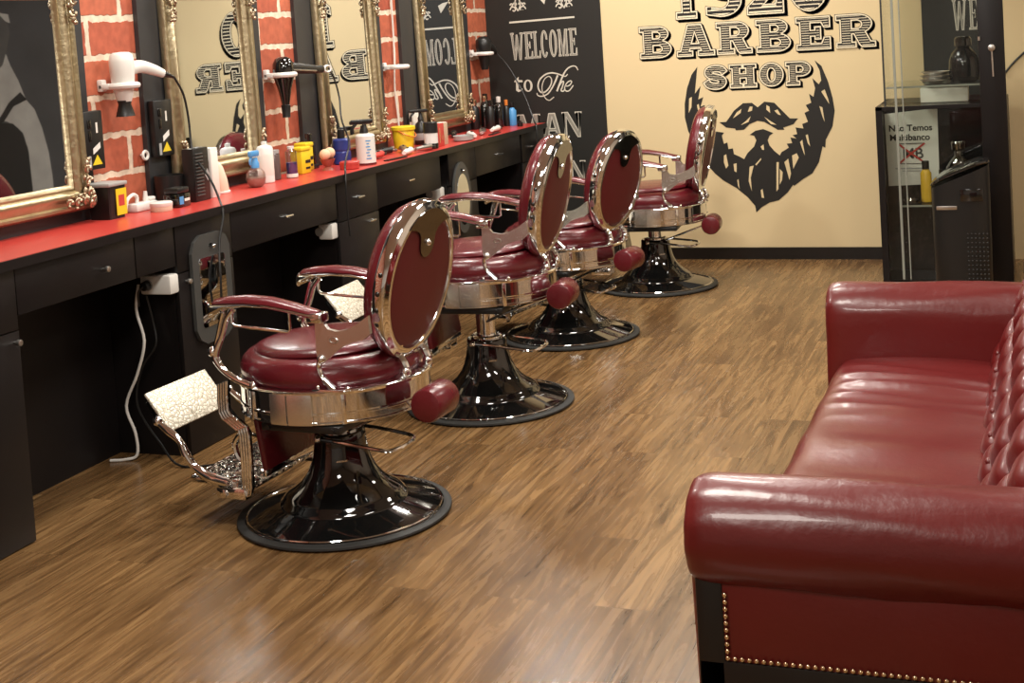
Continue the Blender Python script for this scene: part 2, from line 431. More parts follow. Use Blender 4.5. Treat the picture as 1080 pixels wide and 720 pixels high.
def G_1():
    return [[(.1, 0), (.9, 0), (.9, .11), (.68, .11), (.68, 1), (.42, 1), (.12, .86), (.12, .73), (.34, .80), (.34, .11), (.1, .11)]]
def G_9():
    return [arc(.5, .68, .48, .32, -110, 15, 8) and ([(.03, .18), (.03, .05)] + arc(.45, .30, .53, .30, -110, 0, 8) + [(.98, .66)] + arc(.5, .68, .48, .32, 0, 285, 20) + [(.66, .34)] + arc(.42, .32, .24, .19, 0, -110, 6)),
            arc(.48, .68, .19, .19, 0, 345, 16)]
def G_2():
    return [[(0, 0), (1, 0), (1, .30), (.86, .30), (.80, .16), (.42, .16), (.80, .44)] + arc(.52, .72, .46, .28, -25, 165, 16) + [(.05, .66), (.30, .66)] + arc(.5, .72, .18, .14, 170, -20, 8) + [(.55, .50), (0, .13)]]
def G_W():
    return [[(.0, 1), (.0, .93), (.05, .93), (.22, 0), (.38, 0), (.50, .50), (.62, 0), (.78, 0), (.95, .93), (1, .93), (1, 1), (.74, 1), (.74, .93), (.80, .93), (.69, .30), (.56, .93), (.44, .93), (.32, .30), (.21, .93), (.27, .93), (.27, 1)]]
def G_L():
    return [[(0, 0), (1, 0), (1, .28), (.88, .28), (.80, .08), (.46, .08), (.46, .93), (.6, .93), (.6, 1), (0, 1), (0, .93), (.14, .93), (.14, .07), (0, .07)]]
def G_Ec():
    return [[(0, 0), (1, 0), (1, .28), (.88, .28), (.80, .08), (.46, .08), (.46, .47), (.62, .47), (.62, .38), (.74, .38), (.74, .64), (.62, .64), (.62, .55), (.46, .55), (.46, .92), (.80, .92), (.88, .74), (1, .74), (1, 1), (0, 1), (0, .93), (.14, .93), (.14, .07), (0, .07)]]
def G_Oc():
    return [arc(.5, .5, .5, .5, 0, 345, 23), arc(.5, .5, .2, .42, 0, 345, 23)]
def G_C():
    return [arc(.5, .5, .5, .5, 40, 320, 22) + [(.70, .22)] + arc(.5, .5, .2, .41, -50, -310, 18) + [(.70, .66), (.92, .66)]]
def G_M():
    return [[(0, 0), (.30, 0), (.30, .07), (.22, .07), (.22, .72), (.42, 0), (.56, 0), (.74, .72), (.74, .07), (.66, .07), (.66, 0), (1, 0), (1, .07), (.94, .07), (.94, .93), (1, .93), (1, 1), (.70, 1), (.5, .30), (.29, 1), (0, 1), (0, .93), (.07, .93), (.07, .07), (0, .07)]]
def G_N():
    return [[(0, 0), (.34, 0), (.34, .07), (.23, .07), (.23, .78), (.74, 0), (.90, 0), (.90, .93), (1, .93), (1, 1), (.66, 1), (.66, .93), (.78, .93), (.78, .30), (.32, 1), (0, 1), (0, .93), (.1, .93), (.1, .07), (0, .07)]]
def area2(p): return sum(p[i][0] * p[(i + 1) % len(p)][1] - p[(i + 1) % len(p)][0] * p[i][1] for i in range(len(p)))
def clean(p):
    o = []
    for q in p:
        if not o or abs(q[0] - o[-1][0]) + abs(q[1] - o[-1][1]) > 1e-5: o.append(q)
    if abs(o[0][0] - o[-1][0]) + abs(o[0][1] - o[-1][1]) < 1e-5: o.pop()
    return o
def offset(loops, d):
    out = []
    for i, p in enumerate(loops):
        p = clean(p)
        if (area2(p) > 0) != (i == 0): p = p[::-1]
        n = len(p); q = []
        for k in range(n):
            a = Vector(p[k - 1]); b = Vector(p[k]); c = Vector(p[(k + 1) % n])
            t1 = (b - a).normalized(); t2 = (c - b).normalized()
            n1 = Vector((t1.y, -t1.x)); n2 = Vector((t2.y, -t2.x)); mm = n1 + n2
            if mm.length < .3: mm = n1; s = 1
            else:
                mm.normalize(); s = min(1 / max(mm.dot(n1), .35), 2.2)
            q.append((b.x + mm.x * d * s, b.y + mm.y * d * s))
        out.append(q)
    return out
def place(loops, x, z, w, h, sl=0.):
    return [[(x + p[0] * w + sl * (p[1]) * h, z + p[1] * h) for p in lp] for lp in loops]
def hatch(mb, loops, step, th, y):
    zs = [p[1] for lp in loops for p in lp]; z = min(zs) + step * .5
    while z < max(zs):
        zz = z + th / 2; xs = []
        for lp in loops:
            for i in range(len(lp)):
                a, b = lp[i], lp[(i + 1) % len(lp)]
                if (a[1] > zz) != (b[1] > zz): xs.append(a[0] + (zz - a[1]) / (b[1] - a[1]) * (b[0] - a[0]))
        xs.sort()
        for i in range(0, len(xs) - 1, 2):
            mb.add([(xs[i], y, z), (xs[i + 1], y, z), (xs[i + 1], y, z + th), (xs[i], y, z + th)], [(0, 1, 2, 3)])
        z += step

# ------------------------------------------------------------------ logo on the cream wall
logo = thing('wall_logo', 'big dark barber shop lettering and bearded face on the cream wall', 'wall lettering', (1.35, YB, .3))
def L2(mb): # to logo-local coordinates
    mb.v = [(x - 1.35, y - YB, z - .3) for x, y, z in mb.v]; return mb
def fancy_word(name, glyphs, xs, z, h, ws, sh):
    a = MB(); b = MB(); c = MB()
    for g, x, w in zip(glyphs, xs, ws):
        base = place(g(), x, z, w, h)
        for k in range(1, 7):
            q = k / 6
            for lp in [offset(base, .0085)]:
                sp = [[(p[0] + sh * q, p[1] - sh * .95 * q) for p in l_] for l_ in lp]
                a.prism(sp[0], YB - .0015, YB - .0005 - .0001 * k, holes=sp[1:])
        o1 = offset(base, .0095); a.prism(o1[0], YB - .0030, YB - .0005, holes=o1[1:])
        o2 = offset(base, .0062); b.prism(o2[0], YB - .0042, YB - .0031, holes=o2[1:])
        hatch(c, offset(base, -.0030), h / 13, h / 13 * .72, YB - .0046)
        o3 = offset(base, -.0014); o4 = offset(base, -.0050)
        for u, v in zip(o3, o4):
            n = len(u)
            c.add([(p[0], YB - .0046, p[1]) for p in u] + [(p[0], YB - .0046, p[1]) for p in v], [(i, (i + 1) % n, (i + 1) % n + n, i + n) for i in range(n)])
    o = obj(name, L2(a), 'ink', logo, smooth=0)
    obj('letter_face', L2(b), 'ivory_ink', o, smooth=0); obj('letter_hatching', L2(c), 'ink', o, smooth=0, fix=False)
fancy_word('word_year', [G_1, G_9, G_2, G_O], [.865, 1.06, 1.315, 1.565], 1.480, .305, [.15, .22, .21, .225], .018)
fancy_word('word_barber', [G_B, G_A, G_R, G_B, G_E, G_R], [.640, .872, 1.120, 1.360, 1.598, 1.830], 1.252, .185, [.19, .225, .205, .195, .20, .215], .014)
fancy_word('word_shop', [G_S, G_H, G_O, G_P], [1.03, 1.187, 1.367, 1.525], 1.046, .132, [.135, .155, .135, .145], .012)
BEARD = [(0.987,1.18),(0.949,1.134),(0.917,1.054),(0.897,0.958),(0.893,0.876),(0.909,0.793),(0.945,0.695),(0.996,0.604),(1.061,0.527),(1.107,0.485),(1.187,0.436),(1.252,0.38),(1.296,0.325),(1.301,0.284),(1.337,0.317),(1.385,0.344),(1.44,0.356),(1.496,0.403),(1.531,0.449),(1.535,0.441),(1.592,0.482),(1.647,0.514),(1.689,0.58),(1.714,0.673),(1.73,0.665),(1.735,0.712),(1.778,0.79),(1.795,0.882),(1.786,0.962),(1.765,1.055),(1.731,1.149),(1.693,1.184),(1.719,1.124),(1.726,1.064),(1.71,1.042),(1.675,1.079),(1.688,1.019),(1.676,0.969),(1.651,0.988),(1.661,0.934),(1.628,0.922),(1.646,0.888),(1.619,0.876),(1.636,0.822),(1.602,0.81),(1.608,0.783),(1.562,0.791),(1.569,0.751),(1.542,0.745),(1.565,0.724),(1.528,0.732),(1.537,0.698),(1.505,0.695),(1.516,0.672),(1.495,0.659),(1.471,0.646),(1.46,0.626),(1.428,0.654),(1.401,0.689),(1.392,0.72),(1.404,0.746),(1.427,0.762),(1.368,0.788),(1.321,0.779),(1.286,0.756),(1.312,0.749),(1.324,0.722),(1.309,0.685),(1.266,0.645),(1.244,0.609),(1.217,0.626),(1.184,0.641),(1.179,0.677),(1.152,0.673),(1.147,0.714),(1.126,0.706),(1.115,0.756),(1.13,0.774),(1.096,0.78),(1.055,0.788),(1.023,0.844),(0.998,0.893),(1.022,0.946),(0.994,0.938),(1.014,0.995),(0.982,0.982),(1.001,1.063),(0.963,1.017)]
MOUST = [(1.106,0.838),(1.147,0.839),(1.176,0.876),(1.198,0.905),(1.255,0.948),(1.309,0.948),(1.342,0.92),(1.384,0.952),(1.443,0.943),(1.494,0.887),(1.531,0.846),(1.578,0.844),(1.55,0.811),(1.489,0.793),(1.495,0.78),(1.455,0.781),(1.423,0.802),(1.377,0.831),(1.337,0.839),(1.289,0.821),(1.253,0.788),(1.203,0.786),(1.199,0.797),(1.145,0.805)]
SLITS = [[(1.189,0.858),(1.214,0.894),(1.244,0.914),(1.238,0.89)],[(1.282,0.895),(1.295,0.926),(1.312,0.925),(1.307,0.901)],[(1.234,0.816),(1.27,0.842),(1.298,0.868),(1.283,0.834)],[(1.394,0.904),(1.396,0.931),(1.413,0.921),(1.416,0.883)],[(1.441,0.896),(1.461,0.902),(1.479,0.868),(1.464,0.871)],[(1.379,0.861),(1.411,0.837),(1.45,0.811),(1.417,0.816)],
 [(0.927,0.991),(0.944,1.0),(0.938,0.936),(0.919,0.902)],[(0.973,0.948),(0.984,0.955),(0.992,0.9),(0.978,0.914)],[(1.122,0.635),(1.136,0.642),(1.146,0.573),(1.131,0.553),(1.12,0.594)],[(1.178,0.582),(1.197,0.586),(1.194,0.531),(1.181,0.538)],[(1.196,0.483),(1.203,0.49),(1.207,0.428),(1.198,0.449)],[(1.275,0.563),(1.3,0.569),(1.278,0.495),(1.281,0.413),(1.265,0.475)],[(1.31,0.576),(1.346,0.613),(1.348,0.605),(1.316,0.569)],[(1.349,0.683),(1.366,0.696),(1.368,0.662),(1.356,0.663)],[(1.335,0.419),(1.346,0.426),(1.353,0.371),(1.338,0.374)],[(1.438,0.586),(1.452,0.586),(1.441,0.424),(1.429,0.411)],[(1.456,0.545),(1.472,0.525),(1.466,0.478),(1.451,0.451)],[(1.485,0.585),(1.509,0.605),(1.521,0.517),(1.51,0.477)],[(1.533,0.624),(1.561,0.637),(1.572,0.61),(1.536,0.544)],[(1.584,0.703),(1.598,0.716),(1.609,0.622),(1.601,0.642)],[(1.619,0.742),(1.632,0.748),(1.642,0.675),(1.629,0.695)],[(1.723,0.998),(1.743,1.01),(1.762,0.95),(1.765,0.923)],[(1.708,0.912),(1.725,0.905),(1.734,0.818),(1.722,0.852)]]
b1 = obj('beard_emblem', L2(MB().prism(BEARD, YB - .002, YB - .0004)), 'ink', logo, smooth=0)
b2 = obj('moustache_emblem', L2(MB().prism(MOUST, YB - .002, YB - .0004)), 'ink', logo, smooth=0)
for i, q in enumerate(SLITS):
    obj('hair_highlight', L2(MB().prism(q, YB - .003, YB - .0021)), M['cream_wall'], b2 if i < 6 else b1, smooth=0)

# ------------------------------------------------------------------ black welcome mural
MY = YB - .006
mural = thing('welcome_mural', 'black wall mural with chalk white welcome lettering in the back left corner', 'wall mural', (0, YB, 0))
def L3(mb, x0=0.): mb.v = [(x - x0, y - YB, z) for x, y, z in mb.v]; return mb
obj('mural_panel', L3(MB().span((XL + .001, MY, .0), (.395, YB - .0005, CEIL - .002))), 'mural_black', mural, smooth=0)
def chalk_word(name, gl, boxes, par, x0=0., inset=.0045, shift=None):
    a = MB(); b = MB()
    for g, (x0_, x1_, z0_, z1_) in zip(gl, boxes):
        base = place(g(), x0_, z0_, x1_ - x0_, z1_ - z0_)
        a.prism(base[0], MY - .0012, MY - .0002, holes=base[1:])
        if inset:
            i_ = offset(base, -inset); b.prism(i_[0], MY - .0020, MY - .0013, holes=i_[1:])
    o = obj(name, L3(a, x0), 'chalk', par, smooth=0)
    if inset: obj('letter_shade', L3(b, x0), 'chalk_grey', o, smooth=0)
    return o
WB = [(-.214, -.126, 1.283, 1.457), (-.122, -.066, 1.286, 1.458), (-.062, -.014, 1.288, 1.459), (-.010, .040, 1.288, 1.462), (.047, .099, 1.289, 1.463), (.105, .172, 1.291, 1.462), (.178, .230, 1.292, 1.464)]
chalk_word('word_welcome', [G_W, G_Ec, G_L, G_C, G_Oc, G_M, G_Ec], WB, mural, inset=.0032)
chalk_word('word_man', [G_M, G_A, G_N], [(-.20, -.045, .775, .934), (-.03, .10, .783, .936), (.100, .233, .777, .939)], mural, inset=.006)
chalk_word('word_ending', [G_N], [(.128, .240, .487, .630)], mural, inset=.006)
to = MB().prism([(-.205,1.15),(-.174,1.176),(-.175,1.155),(-.149,1.153),(-.149,1.14),(-.176,1.141),(-.179,1.1),(-.172,1.091),(-.152,1.101),(-.153,1.088),(-.181,1.078),(-.197,1.09),(-.194,1.142),(-.205,1.143)], MY - .0012, MY - .0002)
ho = place([arc(.5, .5, .5, .5, 0, 345, 23), arc(.5, .5, .26, .40, 0, 345, 23)], -.143, 1.077, .06, .078); to.prism(ho[0], MY - .0012, MY - .0002, holes=ho[1:])
obj('word_to', L3(to), 'chalk', mural, smooth=0)
th = MB()
def stroke(pts, w, k):       # laid as short quads: the line crosses itself
    R_ = ribbon(pts, w, 6); n = len(R_) // 2; y = MY - .0012 - .0001 * k
    th.add([(a, y, b) for a, b in R_], [(i, i + 1, 2 * n - 2 - i, 2 * n - 1 - i) for i in range(n - 1)])
stroke([(0.157,1.177),(0.141,1.164),(0.117,1.172),(0.079,1.185),(0.047,1.19),(0.007,1.181),(-0.031,1.151),(-0.046,1.11),(-0.034,1.075),(-0.008,1.069),(0.021,1.088),(0.043,1.121),(0.047,1.151),(0.03,1.169),(0.001,1.153),(-0.018,1.112),(-0.018,1.071),(-0.003,1.034),(0.024,1.017),(0.057,1.037)], lambda t: .0028 + .0022 * math.sin(PI * min(1, t * 1.4)), 0)
stroke([(0.09,1.173),(0.072,1.135),(0.045,1.091),(0.015,1.058),(-0.022,1.045),(-0.05,1.051),(-0.057,1.067)], lambda t: .0058 - .003 * t, 1)
stroke([(0.227,1.198),(0.215,1.221),(0.192,1.226),(0.16,1.213),(0.134,1.184),(0.107,1.133),(0.079,1.072)], lambda t: .003 + .003 * t, 2)
stroke([(0.089,1.096),(0.115,1.129),(0.127,1.13),(0.117,1.099),(0.107,1.077),(0.119,1.07),(0.131,1.079)], .0042, 3)
stroke([(0.135,1.102),(0.16,1.104),(0.179,1.122),(0.174,1.134),(0.15,1.123),(0.132,1.094),(0.139,1.072),(0.162,1.074),(0.19,1.105)], .0036, 4)
obj('word_the', L3(th), 'chalk', mural, smooth=0)
obj('rule_line', L3(MB().prism([(-.214, 1.518), (.224, 1.527), (.224, 1.538), (-.214, 1.530)], MY - .0012, MY - .0002)), 'chalk', mural, smooth=0)
def flourish(cx, z):
    m_ = MB()
    for s in (-1, 1):
        for (dx, dz, r) in ((.030, 0, .024), (.016, .034, .014), (.040, .030, .012)):
            pts = [(cx + s * (dx + r * (1 - t * .11) * math.cos(t * .75)), z + dz + .02 + r * (1 - t * .11) * math.sin(t * .75)) for t in range(9)]
            m_.prism(ribbon(pts, .0038, 4), MY - .0012, MY - .0002)
        m_.prism(ribbon([(cx, z + .01), (cx + s * .018, z + .05), (cx + s * .01, z + .09), (cx + s * .003, z + .115)], .004, 4), MY - .0012, MY - .0002)
    return m_
for x in (-.150, .160):
    obj('scroll_ornament', L3(flourish(x, 1.583)), 'chalk', mural, smooth=0)
obj('arrow_mark', L3(MB().prism([(-.03, 1.695), (.03, 1.625), (.045, 1.675), (.01, 1.69)], MY - .0012, MY - .0002)), 'chalk', mural, smooth=0)

# second mural on the back wall, right of the cream strip
m2 = thing('cabinet_mural', 'black wall panel with chalk letters seen through the glass display cabinet', 'wall mural', (2.5, YB, 0))
obj('mural_panel', L3(MB().span((2.31, MY, .0), (2.70, YB - .0005, CEIL - .002)), 2.5), 'mural_black', m2, smooth=0)
chalk_word('word_fragment', [G_W, G_Ec, G_L], [(2.478, 2.556, 1.312, 1.490), (2.566, 2.615, 1.312, 1.490), (2.622, 2.670, 1.312, 1.490)], m2, 2.5)
m3 = thing('portrait_mural', 'black and white photo mural of a person reflected in the nearest mirror', 'wall mural', (3.85, YB, 0))
obj('mural_panel', L3(MB().span((3.15, MY, .0), (XR - .01, YB - .0005, CEIL - .002)), 3.85), mat('dark photo print', (.055, .055, .057), .5, var=.4, vscale=2.5), m3, smooth=0)
def flat_print(name, pts, m_, k):
    obj(name, L3(MB().prism(pts, MY - .0006 * (k + 1), MY - .0006 * k - .0001), 3.85), m_, m3, smooth=0)
flat_print('shoulder_and_arm', [(3.99,1.74),(3.914,1.687),(3.874,1.575),(3.815,1.462),(3.761,1.314),(3.689,1.237),(3.636,1.09),(3.597,.908),(3.586,.727),(3.587,.45),(3.60,.2),(3.79,.2),(3.791,.774),(3.794,.955),(3.866,1.104),(3.97,1.162),(4.049,1.17),(4.25,1.25),(4.25,1.65)], 'print_skin', 0)
flat_print('apron_strap', [(4.2,1.17),(4.042,1.188),(3.931,1.304),(3.809,1.375),(3.752,1.313),(3.889,1.272),(3.998,1.163),(4.15,1.10)], 'print_dark', 1)
flat_print('vest', [(4.25,1.17),(4.047,1.152),(3.916,1.144),(3.825,1.065),(3.789,.919),(3.79,.2),(4.35,.2),(4.35,1.13)], 'print_dark', 2)
flat_print('head', [(4.02,2.06),(3.925,1.998),(3.858,1.948),(3.847,1.825),(3.90,1.69),(3.953,1.59),(4.02,1.55),(4.2,1.6),(4.25,1.9),(4.16,2.05)], 'print_mid', 1)
flat_print('white_headband', [(3.96,2.005),(3.909,1.982),(3.845,1.969),(3.834,1.90),(3.88,1.92)], 'print_skin', 2)

# ------------------------------------------------------------------ counter, cabinets, drawers
ZC = .878
ct = thing('countertop', 'long red topped counter with black edge along the brick wall', 'counter', (0, 5.3, 0))
obj('top_board', MB().span((PX + .002, -2.75, .848), (.0, 2.84, ZC - .002)), 'black_laminate', ct, smooth=0)
obj('red_laminate', MB().span((PX + .0025, -2.75, ZC - .0019), (-.002, 2.8398, ZC)), 'red_top', ct, smooth=0)
obj('front_edge', MB().span((.0, -2.75, .846), (.006, 2.84, ZC - .001)), 'black_laminate', ct, smooth=0)

def knob(par, x, y, z):
    k = MB().cyl((x, y, z), (x + .014, y, z), .005, 10).cyl((x + .012, y - .0, z), (x + .026, y, z), .010, 14, .003)
    return obj('knob', k, 'chrome_dull', par)
def bar_pull(par, x, y, z):
    k = MB().cyl((x, y - .018, z), (x + .016, y - .018, z), .004, 8).cyl((x, y + .018, z), (x + .016, y + .018, z), .004, 8).tube([(x + .018, y - .03, z), (x + .018, y + .03, z)], .0055, 8)
    return obj('handle', k, 'chrome', par)
def base_cabinet(label, y0, y1, zs, kd=None, kdoor=None, pull=bar_pull, door=True, zbot=0.):
    yc = (y0 + y1) / 2
    t = thing('base_cabinet', label, 'cabinet', (-.18, yc, 0), group='black cabinets under the counter')
    h = (y1 - y0) / 2; F = .165
    obj('body', MB().span((-.155, -h, zbot), (F - .018, h, .846)), 'black_laminate', t, smooth=0)
    d = obj('drawer', MB().span((F - .017, -h + .002, zs + .004), (F, h - .002, .842), .0015), 'black_laminate', t)
    if kd is not None: pull(d, F, kd - yc, (zs + .845) / 2 + .002)
    if door:
        dd = obj('door', MB().span((F - .017, -h + .002, zbot + .004), (F, h - .002, zs), .0015), 'black_laminate', t)
        if kdoor is not None: pull(dd, F, kdoor - yc, zs - .032)
    return t
def drawer_unit(label, y0, y1, kd, zb, pull=bar_pull):
    yc = (y0 + y1) / 2; h = (y1 - y0) / 2; F = .163
    t = thing('drawer_unit', label, 'drawer', (-.18, yc, zb), group='wide drawers under the counter')
    obj('body', MB().span((-.15, -h, .002), (F - .018, h, .846 - zb)), 'black_laminate', t, smooth=0)
    d = obj('drawer_front', MB().span((F - .017, -h + .002, .0), (F, h - .002, .842 - zb), .0015), 'black_laminate', t)
    if kd is not None: pull(d, F, kd - yc, .765 - zb)
    return t
base_cabinet('floor standing black cabinet at the near end of the counter with a round door knob', 2.55, 3.29, .655, None, 3.265, knob)
drawer_unit('wide black drawer with a round knob nearest the camera', 3.292, 3.884, 3.709, .70, knob)
drawer_unit('narrow plain black drawer front above the white cable', 3.887, 4.118, None, .70)
base_cabinet('narrow black cabinet behind the hanging rectangular hand mirror', 4.12, 4.487, .668, None, 4.165, knob)
drawer_unit('wide black drawer below the blue trigger spray bottle', 4.489, 5.350, 4.90, .685)
base_cabinet('narrow black cabinet beneath the white labelled pump bottle with two bar pulls', 5.352, 5.753, .665, 5.546, 5.651)
drawer_unit('wide black drawer below the yellow bucket', 5.755, 6.497, 6.10, .675)
base_cabinet('narrow black cabinet behind the oval hand mirror', 6.60, 6.98, .665)
drawer_unit('wide black drawer below the far clippers', 6.982, 7.70, 7.325, .675)
base_cabinet('last black cabinet at the back wall end of the counter', 7.72, 8.13, .665, 7.84, None)
for i, (a, b) in enumerate(((3.29, 4.12), (4.487, 5.352), (5.753, 6.6), (6.98, 7.72))):
    struct('trim_%d' % (i + 5), MB().span((XL, a + .002, 0), (-.325, b - .002, .845)), 'black_laminate')

# ------------------------------------------------------------------ sockets and hanging cables
def socket(label, y, z, x=-.065, plug=True, w=.13):
    t = thing('power_socket', label, 'socket', (x, y, z), group='white sockets on the cabinet sides')
    obj('plate', MB().box((0, -.0275, 0), (w, .055, .07), .008), 'white', t)
    o = obj('outlet', MB().cyl((-.03, -.055, 0), (-.03, -.0565, 0), .02, 18), 'grey_light', t)
    if plug: obj('plug', MB().cyl((-.03, -.0567, 0), (-.03, -.085, 0), .017, 14, .004).tube([(-.03, -.085, 0), (-.045, -.095, -.02), (-.05, -.09, -.07)], .004, 6), 'black_plastic', t)
    return t
socket('white double socket with a black plug under the narrow drawer', 4.119, .64, -.075)
socket('white socket on the cabinet side under the spray bottles', 5.351, .635, -.055, False, .07)
socket('white socket beside the oval hand mirror', 6.599, .635, -.08, False, .07)
tag(obj('power_cable', MB().tube([(-.155, 4.075, .64), (-.165, 4.065, .55), (-.13, 4.05, .44), (-.17, 4.05, .32), (-.23, 4.05, .20), (-.20, 4.05, .10), (-.20, 4.05, .02), (-.24, 4.03, .006), (-.29, 4.01, .006)], .0055, 8), 'white'), 'white power cable hanging from the socket down to the floor', 'cable')
tag(obj('power_cable', MB().tube([(-.12, 4.07, .60), (-.11, 4.085, .5), (-.10, 4.075, .42), (-.16, 4.06, .33), (-.18, 4.05, .2), (-.10, 4.06, .06), (.02, 4.0, .006), (.16, 4.05, .006)], .004, 6), 'black_plastic'), 'thin black cable hanging beside the white one', 'cable')

# ------------------------------------------------------------------ gilt wall mirrors
def corner_ornament(sx, sz):
    rnd = random.Random(3); m_ = MB()
    for i in range(4):
        for (fy, fz) in ((1, 0), (0, 1)):
            r = .015 - i * .002; o_ = -.004 + i * .027
            cy = o_ * fy + .006 * fz; cz = o_ * fz + .006 * fy
            m_.tube([(.034 + .0025 * k, -sx * (cy + r * math.cos(k * .85 + i) * (1 - k * .08)), sz * (cz + r * math.sin(k * .85 + i) * (1 - k * .08))) for k in range(10)], .0036, 6, 3)
    for i in range(34):
        ax = rnd.random() < .5; d = rnd.uniform(-.012, .098); e = rnd.uniform(-.014, .022) * (1 - max(0, d) * 5)
        y, z = (d, e) if ax else (e, d)
        q = rnd.uniform(.0035, .0075)
        m_.ball((.034 + rnd.uniform(0, .012), -sx * y, sz * z), (.007, q, q * rnd.uniform(.6, 1.4)), 8, 5)
    m_.ball((.045, sx * .002, -sz * .002), (.010, .011, .011), 10, 6)
    return m_
FW = .098
FPROF = [(0, 0), (0, .018), (.008, .028), (.018, .028), (.024, .018), (.034, .020), (.046, .034), (.058, .036), (.068, .028), (.074, .016), (.082, .020), (.090, .016), (.098, .006), (.098, 0)]
def wall_mirror(label, yc, w, z0, z1, rz=-.013):
    t = thing('wall_mirror', label, 'mirror', (PX + .014 + abs(rz) * w / 2, yc, z0), rz, group='gilt framed mirrors above the counter')
    t.rotation_euler = (0, -.016, rz)
    h = z1 - z0; rings = []
    for (sy, sz) in ((-1, 0), (1, 0), (1, 1), (-1, 1)):
        rings.append([(d_, sy * (w / 2 - o_), (o_ if sz == 0 else h - o_)) for o_, d_ in FPROF])
    obj('frame', MB().loft(rings, True), 'gold', t, smooth=50)
    obj('mirror_glass', MB().span((.002, -w / 2 + FW - .006, FW - .02), (.0075, w / 2 - FW + .006, h - FW + .006)), 'mirror', t, smooth=0)
    for sy in (-1, 1):
        for sz in (-1, 1):
            mm = corner_ornament(sy, -sz)
            mm.v = [(.004 + x * 1.1, y * 1.55 + sy * (w / 2 - .030), z * 1.55 + (h - .030 if sz == 1 else .030)) for x, y, z in mm.v]
            obj('corner_ornament', mm, 'gold_dark', t, smooth=60)
    return t
wall_mirror('gilt framed mirror nearest the camera reflecting a dark portrait', 3.712, .66, .925, 1.775, -.022)
wall_mirror('gilt framed mirror between the white and the black hair dryer', 4.928, .655, .925, 1.775)
wall_mirror('gilt framed mirror between the black hair dryer and the empty white holder', 6.162, .635, .925, 1.775)
wall_mirror('gilt framed mirror nearest the back wall reflecting the chalk lettering', 7.335, .645, .925, 1.775)

